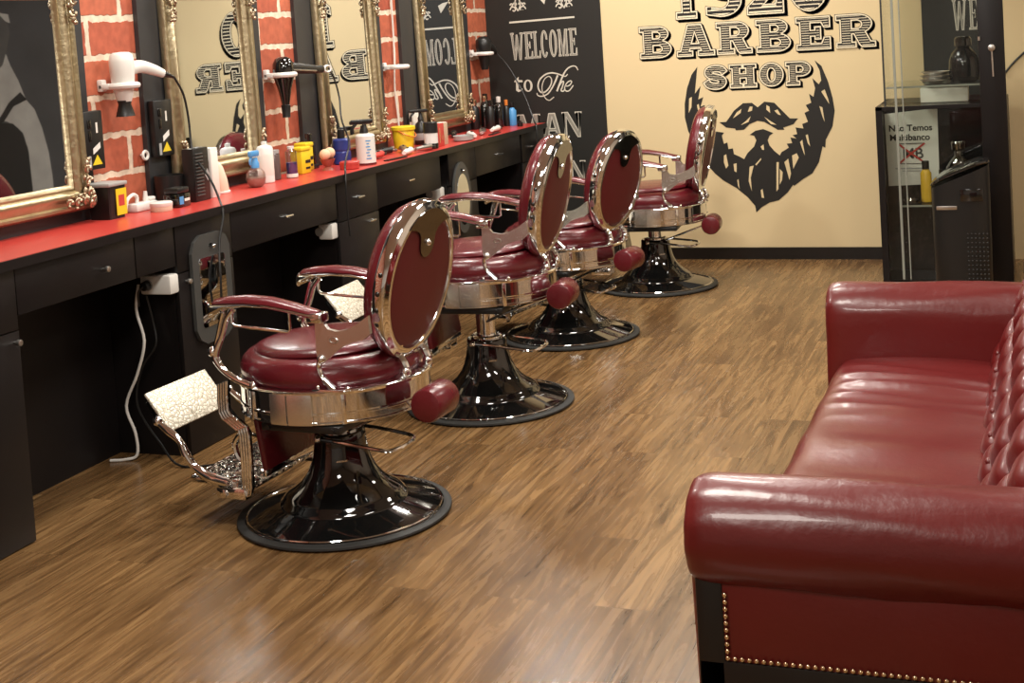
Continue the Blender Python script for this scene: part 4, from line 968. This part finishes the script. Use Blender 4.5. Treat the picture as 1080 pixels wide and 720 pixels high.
# ------------------------------------------------------------------ hand mirrors hanging on the cabinets
def hand_mirror(name, label, yc, z0, z1, w, oval):
    t = thing(name, label, 'hand mirror', (-.013, yc, z0)); h = z1 - z0
    def rr(w_, h_, c): return [(-w_ + c, -h_), (w_ - c, -h_), (w_ - c * .35, -h_ + c * .35), (w_, -h_ + c), (w_, h_ - c), (w_ - c * .35, h_ - c * .35), (w_ - c, h_), (-w_ + c, h_), (-w_ + c * .35, h_ - c * .35), (-w_, h_ - c), (-w_, -h_ + c), (-w_ + c * .35, -h_ + c * .35)]
    W, H = w / 2, h / 2
    if oval:
        fo = [(x, H + y) for x, y in [(W * math.cos(a) , H * math.sin(a)) for a in [2 * PI * i / 40 for i in range(40)]]]
        gl = [(W * .74 * math.cos(a), H * 1.0 + H * .72 * math.sin(a) - .01) for a in [2 * PI * i / 40 for i in range(40)]]
    else:
        fo = [(x, H + y) for x, y in rr(W, H, .06)]
        gl = [(x, H + y - .012) for x, y in rr(W * .68, H * .64, .012)]
    hole = [(arc(0, h - .045, .014, .008, 0, 330, 11))]
    f_ = obj('frame', MB().prism(fo, .0, .014, 'YZ', holes=[hole[0]]), 'grey', t, smooth=20)
    obj('mirror_glass', MB().prism(gl, .0142, .0155, 'YZ'), 'mirror', t, smooth=0)
    obj('hook', MB().cyl((-.0005, 0, h - .048), (.024, 0, h - .048), .004, 10).ball((.026, 0, h - .048), .008), 'chrome', t)
    return t
hand_mirror('hand_mirror', 'grey hand mirror with rectangular glass hanging on the narrow cabinet', 4.318, .385, .788, .25, False)
hand_mirror('hand_mirror', 'grey hand mirror with oval glass hanging farther along the counter', 6.735, .40, .785, .23, True)

# ------------------------------------------------------------------ hair dryers and holders
def holder(label, y, z, group='white hair dryer holders'):
    t = thing('dryer_holder', label, 'holder', (XL, y, z), 0, group)
    obj('wall_block', MB().box((.012, -.045, .005), (.024, .03, .045), .005), 'white', t)
    obj('ring', MB().torus((.075, 0, 0), .052, .012, n=32, m=8), 'white', t)
    obj('bracket', MB().box((.03, -.03, 0), (.05, .06, .022), .005), 'white', t)
    return t
def cord(par, pts, o, m_='black_plastic'):
    return obj('power_cord', MB().tube([(x - o[0], y - o[1], z - o[2]) for x, y, z in pts], .0045, 7), m_, par)
holder('white dryer holder carrying the white hair dryer', 4.275, 1.355)
o1 = (-.30, 4.275, 1.24)
t = thing('hair_dryer', 'white hair dryer hanging nozzle down on the brick strip', 'hair dryer', o1, group='hair dryers on the wall')
obj('body', MB().lathe([(.026, .055), (.034, .08), (.042, .12), (.046, .17), (.047, .205), (.042, .23), (.030, .24), (1e-6, .242)], n=28), 'white', t)
obj('nozzle', MB().lathe([(.034, .0), (.033, .004), (.022, .045), (.026, .06), (.02, .06)], n=24, sy=1.15), 'black_plastic', t)
obj('handle', MB().tube([(0, .03, .175), (.01, .10, .182), (.02, .17, .165), (.03, .215, .148)], [.026, .025, .022, .017], 12, flat=(1, .8)), 'white', t)
obj('strain_relief', MB().tube([(.03, .21, .150), (.035, .25, .138), (.038, .275, .130)], [.013, .009, .005], 10), 'black_plastic', t)
cord(t, [(-.262, 4.55, 1.37), (-.25, 4.585, 1.30), (-.245, 4.60, 1.20), (-.235, 4.59, 1.10), (-.20, 4.56, 1.05), (-.10, 4.50, .97), (-.02, 4.43, .90), (.012, 4.40, .84), (.012, 4.36, .74), (.026, 4.33, .62), (.02, 4.33, .48)], o1)
holder('white dryer holder carrying the black hair dryer', 5.455, 1.335)
o2 = (-.30, 5.455, 1.14)
t = thing('hair_dryer', 'black hair dryer with silver stripe hanging beside the second gilt mirror', 'hair dryer', o2, group='hair dryers on the wall')
obj('body', MB().lathe([(.016, .05), (.031, .13), (.046, .18), (.050, .21), (.048, .245), (.036, .268), (.018, .277), (1e-6, .278)], n=28), 'black_gloss', t)
obj('nozzle', MB().lathe([(.019, .0), (.018, .003), (.022, .055), (.016, .06)], n=20), 'black_plastic', t)
hd = obj('handle', MB().tube([(0, .02, .225), (.01, .13, .218), (.02, .24, .208), (.025, .32, .205)], [.030, .026, .021, .018], 12, flat=(1, .8)), 'black_plastic', t)
obj('silver_stripe', MB().tube([(.028, .04, .214), (.034, .13, .208), (.038, .24, .200)], .004, 6), 'chrome_dull', hd)
obj('hanging_loop', MB().torus((.03, .36, .204), .022, .007, 'X', 20, 8, 1.4, .7), 'white', t)
cord(t, [(-.27, 5.83, 1.345), (-.265, 5.87, 1.29), (-.25, 5.88, 1.20), (-.22, 5.83, 1.10), (-.12, 5.70, 1.0), (-.02, 5.46, .92), (.01, 5.40, .87), (.012, 5.39, .76), (.012, 5.40, .60)], o2)
hh = holder('empty white dryer holder on the third brick strip', 6.665, 1.315)
tag(obj('power_cable', MB().tube([(XL + .012, 6.765, 1.69), (XL + .012, 6.76, 1.4), (XL + .012, 6.735, 1.2), (XL + .012, 6.755, 1.0), (XL + .012, 6.74, .885)], .005, 7), 'white'), 'white cable running down the third brick strip', 'cable')
holder('white dryer holder carrying the small dark dryer by the mural', 7.91, 1.34)
o4 = (-.30, 7.91, 1.24)
t = thing('hair_dryer', 'dark hair dryer beside the black welcome mural', 'hair dryer', o4, group='hair dryers on the wall')
obj('body', MB().lathe([(.022, .0), (.032, .06), (.044, .11), (.050, .15), (.046, .185), (.028, .205), (1e-6, .21)], n=24), 'black_plastic', t)
obj('handle', MB().tube([(.0, .03, .17), (.02, .09, .13), (.03, .13, .10)], [.028, .024, .016], 10), 'black_plastic', t)
cord(t, [(-.27, 8.04, 1.34), (-.20, 8.07, 1.24), (-.10, 8.05, 1.06), (-.02, 7.98, .90), (.010, 7.93, .87), (.010, 7.92, .72)], o4)

# ------------------------------------------------------------------ devices with stickers beside the brick
def charger(label, y, z, w, h):
    t = thing('charging_station', label, 'charging station', (PX + .001, y, z), group='black devices with warning stickers')
    obj('body', MB().box((.015, 0, h / 2), (.030, w, h), .004), 'black_plastic', t)
    obj('white_sticker', MB().prism([(-.012, h * .26), (.030, h * .36), (.030, h * .46), (-.012, h * .36)], .0303, .0310, 'YZ'), 'white', t, smooth=0)
    obj('warning_sticker', MB().prism([(-.020, h * .08), (.036, h * .08), (.010, h * .25)], .0303, .0310, 'YZ'), 'yellow', t, smooth=0)
    obj('barcode_sticker', MB().prism([(-.042, h * .03), (-.026, h * .03), (-.026, h * .24), (-.042, h * .24)], .0303, .0310, 'YZ'), 'grey_light', t, smooth=0)
    obj('top_sticker', MB().prism([(.012, h * .62), (.022, h * .62), (.022, h * .80), (.012, h * .80)], .0303, .0310, 'YZ'), 'paper', t, smooth=0)
    obj('switches', MB().box((.031, -.025, h * .78), (.006, .02, .03), .002).box((.031, -.025, h * .58), (.006, .014, .04), .002), 'black_gloss', t)
    return t
charger('black device with warning stickers right of the nearest gilt mirror', 4.112, 1.058, .108, .215)
charger('black device with warning stickers left of the second gilt mirror', 4.545, 1.062, .120, .222)
tag(obj('wall_hook', MB().torus((XL + .02, 4.452, 1.075), .016, .006, 'X', 18, 6).cyl((XL, 4.452, 1.075), (XL + .012, 4.452, 1.075), .006, 8), 'white'), 'small white round hook at the edge of the brick strip', 'hook')

# ------------------------------------------------------------------ things on the counter
Z = ZC
t = thing('tool_tub', 'square black tub with grey lid and yellow label on the red counter', 'tub', (-.285, 4.105, Z))
obj('body', MB().loft([[(sx_ * q, sy_ * q, z_) for sx_, sy_ in ((-.046, -.05), (.046, -.05), (.05, -.044), (.05, .044), (.046, .05), (-.046, .05))] for q, z_ in ((.88, 0), (1.0, .118))]), 'black_plastic', t, smooth=20)
obj('lid', MB().box((0, 0, .126), (.110, .110, .014), .004), 'grey_light', t)
lb = obj('label', MB().prism([(-.012, .012), (.046, .012), (.049, .108), (-.012, .108)], .0495, .0515, 'YZ'), 'yellow', t, smooth=0)
obj('label_mark', MB().prism([(.0, .045), (.034, .045), (.034, .085), (.0, .085)], .0516, .052, 'YZ'), 'red', lb, smooth=0)
t = thing('power_strip', 'white power strip with two plugs beside the black tub', 'power strip', (-.285, 4.31, Z))
obj('body', MB().box((0, 0, .016), (.055, .135, .032), .008), 'white', t)
obj('plug', MB().tube([(.0, -.03, .032), (0, -.028, .055), (0, -.05, .066), (0, -.085, .052), (0, -.10, .02)], .007, 8), 'white', t)
obj('plug', MB().tube([(.0, .025, .03), (0, .026, .07)], [.011, .007], 8), 'white', t)
obj('plug', MB().cyl((0, .055, .032), (0, .055, .046), .02, 16, .005), 'white', t)
lathe_thing('round_tin', 'small round white tin at the front of the counter', 'tin', (-.180, 4.285, Z), [('body', [(.039, 0), (.041, .003), (.041, .018)], 'cream'), ('lid', [(.0415, .018), (.0425, .02), (.0425, .032), (.038, .035), (1e-6, .036)], 'white')])
t = thing('gel_jar', 'square black jar with blue label beside the white tin', 'jar', (-.185, 4.395, Z))
obj('body', MB().box((0, 0, .026), (.072, .082, .052), .008), 'black_gloss', t)
obj('lid', MB().box((0, 0, .064), (.066, .076, .022), .006), 'black_plastic', t)
obj('label', MB().prism([(-.036, .012), (-.010, .012), (-.010, .042), (-.036, .042)], .0365, .0372, 'YZ'), 'sky', t, smooth=0)
obj('label_print', MB().prism([(-.004, .022), (.030, .022), (.030, .032), (-.004, .032)], .0365, .0372, 'YZ'), 'paper', t, smooth=0)
lathe_thing('tumbler', 'black cylindrical tumbler below the sticker covered device', 'tumbler', (-.290, 4.505, Z), [('body', [(.048, 0), (.054, .004), (.060, .112), (.056, .112), (.052, .02), (1e-6, .02)], 'black_plastic')])
t = thing('ribbed_box', 'tall black box with ribbed front and a cord entering its top', 'box', (-.205, 4.565, Z))
obj('body', MB().box((0, 0, .105), (.055, .105, .21), .005), 'black_plastic', t)
rb = MB()
for k in range(13): rb.box((.028, -.018, .025 + k * .0135), (.008, .052, .006), .002)
obj('ribs', rb, 'grey', t)
obj('side_badge', MB().prism([(.018, .10), (.036, .125), (.054 - .004, .10), (.036, .075)], .0278, .0285, 'YZ'), 'grey_light', t, smooth=0)
t = thing('paper_dispenser', 'tall narrow white box standing beside the ribbed black box', 'dispenser', (-.215, 4.668, Z))
obj('body', MB().box((0, 0, .1), (.06, .052, .20), .003), 'white', t)
obj('front_flap', MB().box((.0305, 0, .10), (.002, .046, .17), .0005), 'paper', t)
t = thing('neck_brush', 'cream rounded dispenser leaning behind the tall white box', 'dispenser', (-.255, 4.79, Z))
obj('body', MB().loft([[(.036 * q * math.cos(a), o_ + .046 * q * math.sin(a), z_) for a in [2 * PI * i / 24 for i in range(24)]] for q, o_, z_ in ((.95, .01, 0), (1, .008, .01), (.95, .0, .06), (.78, -.014, .11), (.45, -.028, .14), (.05, -.034, .148))]), 'cream', t)
obj('base_rim', MB().lathe([(.038, 0), (.040, .002), (.040, .008), (.036, .010)], n=24, c=(0, .01, 0), sy=1.22), 'white', t)
t = thing('spray_bottle', 'round clear spray bottle with a blue trigger head', 'spray bottle', (-.195, 4.985, Z))
obj('body', MB().lathe([(.022, .0), (.036, .012), (.042, .038), (.038, .062), (.024, .078), (.014, .083), (.014, .09)], n=28), 'clear', t)
obj('water', MB().lathe([(.021, .002), (.035, .014), (.0405, .036), (.040, .043), (1e-6, .043)], n=28), mat('pale water', (.45, .28, .24), .05, 0, .5), t)
hd = obj('spray_head', MB().lathe([(.018, .082), (.018, .104), (.013, .112), (.012, .125)], n=18).box((0, -.006, .142), (.022, .062, .026), .006), 'sky', t)
obj('trigger', MB().tube([(0, -.022, .132), (0, -.038, .115), (0, -.036, .098)], .005, 8), 'sky', hd)
lathe_thing('shampoo_bottle', 'tall white bottle with narrow cap beside the blue trigger spray', 'bottle', (-.235, 5.135, Z), [('body', [(.033, 0), (.036, .004), (.036, .150), (.030, .160), (.012, .165)], 'white'), ('cap', [(.012, .165), (.012, .180), (1e-6, .182)], 'white'), ('label', [(.0363, .035), (.0365, .036), (.0365, .125), (.0363, .126)], 'paper')])
lathe_thing('pomade_jar', 'brownish smoked jar between the white bottle and the blue liquid', 'jar', (-.262, 5.245, Z), [('body', [(.028, 0), (.031, .004), (.031, .110), (.026, .118)], mat('smoked brown jar', (.10, .07, .065), .15)), ('lid', [(.029, .118), (.029, .132), (1e-6, .133)], 'grey_light')])
lathe_thing('disinfectant_bottle', 'clear bottle half filled with blue liquid beside the yellow boxes', 'bottle', (-.205, 5.305, Z), [('liquid', [(.022, .003), (.024, .005), (.024, .070), (1e-6, .070)], 'blue'), ('body', [(.0235, 0), (.0255, .003), (.0255, .118), (.014, .13)], 'clear'), ('cap', [(.014, .13), (.015, .142), (1e-6, .143)], 'white'), ('label', [(.0258, .004), (.026, .005), (.026, .018), (.0258, .02)], 'paper')])
for lab_, x, y, w, h in (('yellow sharps box in front with dark print', -.255, 5.475, .085, .125), ('yellow sharps box behind the first one', -.300, 5.59, .07, .135)):
    t = thing('sharps_box', lab_, 'box', (x, y, Z), group='yellow boxes on the counter')
    obj('body', MB().box((0, 0, h * .42), (.06, w, h * .84), .006), 'yellow', t)
    obj('lid', MB().box((0, 0, h * .91), (.066, w + .006, h * .15), .006), 'yellow', t)
    obj('print', MB().prism([(-.01, h * .38), (w / 2 - .008, h * .38), (w / 2 - .008, h * .50), (-.01, h * .50)], .0303, .031, 'YZ').prism([(-.01, h * .16), (w / 2 - .012, h * .16), (w / 2 - .012, h * .24), (-.01, h * .24)], .0303, .031, 'YZ'), 'ink', t, smooth=0)
t = thing('sponge_cup', 'small cup of peach coloured sponge balls in front of the gilt mirror corner', 'cup', (-.185, 5.60, Z))
obj('cup', MB().lathe([(.028, 0), (.024, .006), (.012, .016), (.026, .03), (.036, .052), (.032, .052), (.02, .03), (1e-6, .028)], n=24), mat('red brown cup', (.35, .10, .07), .3), t)
obj('sponge_ball', MB().ball((0, -.022, .074), .026, 16, 10), 'peach', t); obj('sponge_ball', MB().ball((0, .024, .078), .026, 16, 10), 'peach', t)
t = thing('clipper_guard_rack', 'small black rack of clipper guards standing behind the sponge cup', 'rack', (-.315, 5.665, Z))
obj('base', MB().box((0, 0, .01), (.05, .09, .02), .004), 'black_plastic', t)
for k in range(3): obj('guard', MB().box((0, -.028 + k * .028, .075 + .02 * (k % 2)), (.03, .018, .11 + .04 * (k % 2)), .004), 'black_gloss', t)
lathe_thing('barbicide_jar', 'tall blue jar with a black lid left of the labelled pump bottle', 'jar', (-.245, 5.86, Z), [('body', [(.038, 0), (.042, .004), (.042, .058), (.039, .062), (.039, .068), (.042, .072), (.042, .118), (.036, .124), (.016, .126)], 'blue'), ('lid', [(.018, .126), (.018, .166), (.014, .170), (1e-6, .171)], 'black_plastic')])
lathe_thing('powder_dish', 'low round red dish at the counter edge', 'dish', (-.085, 5.625, Z), [('body', [(.040, 0), (.045, .003), (.046, .022)], 'red'), ('lid', [(.047, .022), (.047, .033), (.042, .037), (1e-6, .038)], 'red')])
def spray_top(par, z, m_='black_plastic'):
    h = obj('spray_head', MB().lathe([(.016, z), (.016, z + .02), (.011, z + .03), (.010, z + .045)], n=16).box((0, -.012, z + .060), (.022, .105, .018), .006), m_, par)
    obj('trigger', MB().tube([(0, -.034, z + .054), (0, -.054, z + .030), (0, -.056, z + .002)], .0065, 8), m_, h)
t = lathe_thing('pump_bottle', 'white cylindrical bottle with printed label and black spray head', 'spray bottle', (-.085, 5.80, Z), [('body', [(.042, 0), (.046, .004), (.046, .138), (.040, .146), (.016, .150)], 'white'), ('base_ring', [(.0465, .002), (.047, .003), (.047, .010), (.0465, .011)], 'maroon')])
lbm = MB()
for k in range(7): lbm.prism([(-.004 + (k % 2) * .004, .03 + k * .014), (.020 - (k % 3) * .004, .03 + k * .014), (.020 - (k % 3) * .004, .035 + k * .014), (-.004 + (k % 2) * .004, .035 + k * .014)], .0466, .047, 'YZ')
obj('label_print', lbm, 'sky', t, smooth=0); spray_top(t, .148); t.rotation_euler.z = -1.0
t = lathe_thing('water_sprayer', 'second black spray head bottle behind the labelled white one', 'spray bottle', (-.19, 5.985, Z), [('body', [(.034, 0), (.038, .004), (.038, .115), (.016, .135)], mat('brown bottle', (.12, .06, .05), .3))]); spray_top(t, .130); t.rotation_euler.z = -1.15
t = thing('yellow_bucket', 'small yellow bucket with lid under the empty dryer holder', 'bucket', (-.275, 6.62, Z))
obj('body', MB().lathe([(.048, 0), (.052, .003), (.060, .10), (.058, .104)], n=32), 'yellow', t)
obj('lid', MB().lathe([(.064, .098), (.066, .100), (.066, .116), (.060, .120), (1e-6, .120)], n=32), 'yellow', t)
obj('bail', MB().tube([(.0, -.064, .10), (.045, -.055, .075), (.066, 0, .06), (.045, .055, .075), (0, .064, .10)], .0035, 6), 'orange', t)
tag(obj('white_card_box', MB().box((0, 0, .094), (.02, .085, .188), .003), 'paper', loc=(-.325, 6.875, Z)), 'tall flat white box behind the black sprayer', 'box')
t = lathe_thing('black_sprayer', 'black spray bottle in front of the flat white box', 'spray bottle', (-.265, 6.83, Z), [('body', [(.036, 0), (.040, .006), (.040, .075), (.030, .115), (.014, .130)], 'black_plastic'), ('label', [(.0403, .025), (.0406, .026), (.0406, .062), (.0403, .064)], 'grey_light')]); spray_top(t, .126); t.rotation_euler.z = -.9
def clipper(label, x, y, rz, body, blade, L=.15):
    t = thing('hair_clipper', label, 'hair clipper', (x, y, Z), rz, 'clippers lying on the counter')
    obj('body', MB().tube([(0, -L * .5, .018), (0, -L * .1, .020), (0, L * .3, .021)], [.012, .018, .021], 12, flat=(.8, 1)), body, t)
    obj('blade', MB().box((0, L * .38, .018), (.042, .034, .014), .003), blade, t)
    obj('switch', MB().box((0, 0, .037), (.010, .024, .005), .002), 'black_plastic', t)
    return t
clipper('silver clipper lying before the yellow bucket', -.16, 6.37, .5, 'chrome_dull', 'black_plastic', .17)
clipper('white clipper lying at the counter edge below the yellow bucket', -.07, 6.23, .2, 'white', 'chrome_dull', .16)
clipper('black clipper lying beside the yellow bucket', -.22, 6.27, -.3, 'black_plastic', 'chrome_dull', .15)
clipper('small red trimmer lying behind the pump bottle', -.16, 6.08, .1, 'red', 'black_plastic', .12)
lathe_thing('wax_jar', 'black and white banded jar beside the red box', 'jar', (-.075, 6.535, Z), [('base', [(.034, 0), (.038, .004), (.038, .030)], 'black_gloss'), ('body', [(.036, .030), (.036, .085)], 'white'), ('lid', [(.038, .085), (.038, .138), (.034, .142), (1e-6, .142)], 'black_plastic')])
t = thing('product_box', 'red upright product box beside the banded jar', 'box', (-.105, 6.655, Z), group='upright boxes on the counter')
obj('carton', MB().box((0, 0, .062), (.07, .085, .124), .002), 'red', t)
obj('print', MB().prism([(-.02, .02), (-.012, .02), (-.012, .10), (-.02, .10)], .0352, .0357, 'YZ').prism([(.016, .035), (.022, .035), (.022, .06), (.016, .06)], .0352, .0357, 'YZ'), 'brass', t, smooth=0)
t = thing('product_box', 'beige upright product box behind the red one', 'box', (-.125, 6.76, Z), group='upright boxes on the counter')
obj('carton', MB().box((0, 0, .060), (.07, .07, .120), .002), 'tan', t)
obj('flap', MB().box((0, 0, .1208), (.066, .066, .0016)), 'paper', t)
tag(obj('plastic_dish', MB().lathe([(1e-6, 0), (.045, 0), (.054, .006), (.056, .030), (.052, .030), (.048, .008), (1e-6, .006)], n=28, sy=1.25), 'grey_light', loc=(-.08, 6.98, Z)), 'shallow grey dish at the counter edge beyond the boxes', 'dish')
clipper('white trimmer lying across the grey dish end', -.095, 7.14, .6, 'white', 'black_plastic', .17)
clipper('silver clipper lying near the far bottles', -.12, 7.36, .35, 'chrome_dull', 'black_plastic', .19)
clipper('black clipper lying behind the white trimmer', -.25, 7.24, .4, 'black_plastic', 'chrome_dull', .18)
clipper('long silver trimmer at the counter edge left of the banded jar', -.055, 6.40, -.25, 'chrome_dull', 'black_plastic', .15)
clipper('white clipper with dark head nearest the far bottles', -.10, 7.52, .1, 'white', 'grey', .16)
def comb(label, x, y, rz):
    c = MB().box((0, 0, .004), (.010, .19, .006), .002)
    for k in range(22): c.box((.012, -.088 + k * .0083, .004), (.020, .004, .004))
    o = tag(obj('comb', c, 'black_plastic', loc=(x, y, Z)), label, 'comb', 'combs on the counter'); o.rotation_euler.z = rz
comb('black comb lying behind the white clipper by the yellow bucket', -.185, 6.45, .25)
comb('black comb lying at the counter edge between the pump bottle and the clippers', -.045, 6.02, -.1)
comb('black comb lying among the far clippers near the mural', -.05, 7.36, .1)
far = [(-.335, 7.78, .030, .15, 'black_plastic', 'brass', 'black bottle with gold pump nearest the last mirror'), (-.30, 7.86, .028, .165, 'black_gloss', 'brass', 'black bottle with tall gold cap before the last brick strip'), (-.24, 7.80, .026, .14, 'black_plastic', 'black_gloss', 'plain black bottle in front of the gold capped ones'), (-.22, 7.90, .026, .155, 'black_gloss', 'white', 'black bottle with white spray nozzle'), (-.195, 7.965, .020, .13, 'black_plastic', 'orange', 'slim dark bottle with orange cap'), (-.165, 7.985, .026, .115, 'sky', 'black_plastic', 'blue bottle with black cap at the far end of the counter'), (-.33, 7.95, .03, .175, 'black_plastic', 'black_gloss', 'tall black bottle against the last brick strip'), (-.30, 8.04, .028, .14, 'smoke', 'black_plastic', 'dark glass bottle in the corner by the mural'), (-.085, 7.90, .018, .028, 'black_plastic', 'black_gloss', 'tiny black jar at the counter edge near the mural')]
for x, y, r, h, mb_, mc_, lab_ in far:
    lathe_thing('styling_bottle', lab_, 'bottle', (x, y, Z), [('body', [(r * .92, 0), (r, .004), (r, h * .82), (r * .7, h * .92), (r * .4, h)], mb_), ('cap', [(r * .5, h), (r * .55, h + .003), (r * .55, h + .035 * min(1, h * 8)), (1e-6, h + .037 * min(1, h * 8))], mc_)], 'dark bottles at the far end')
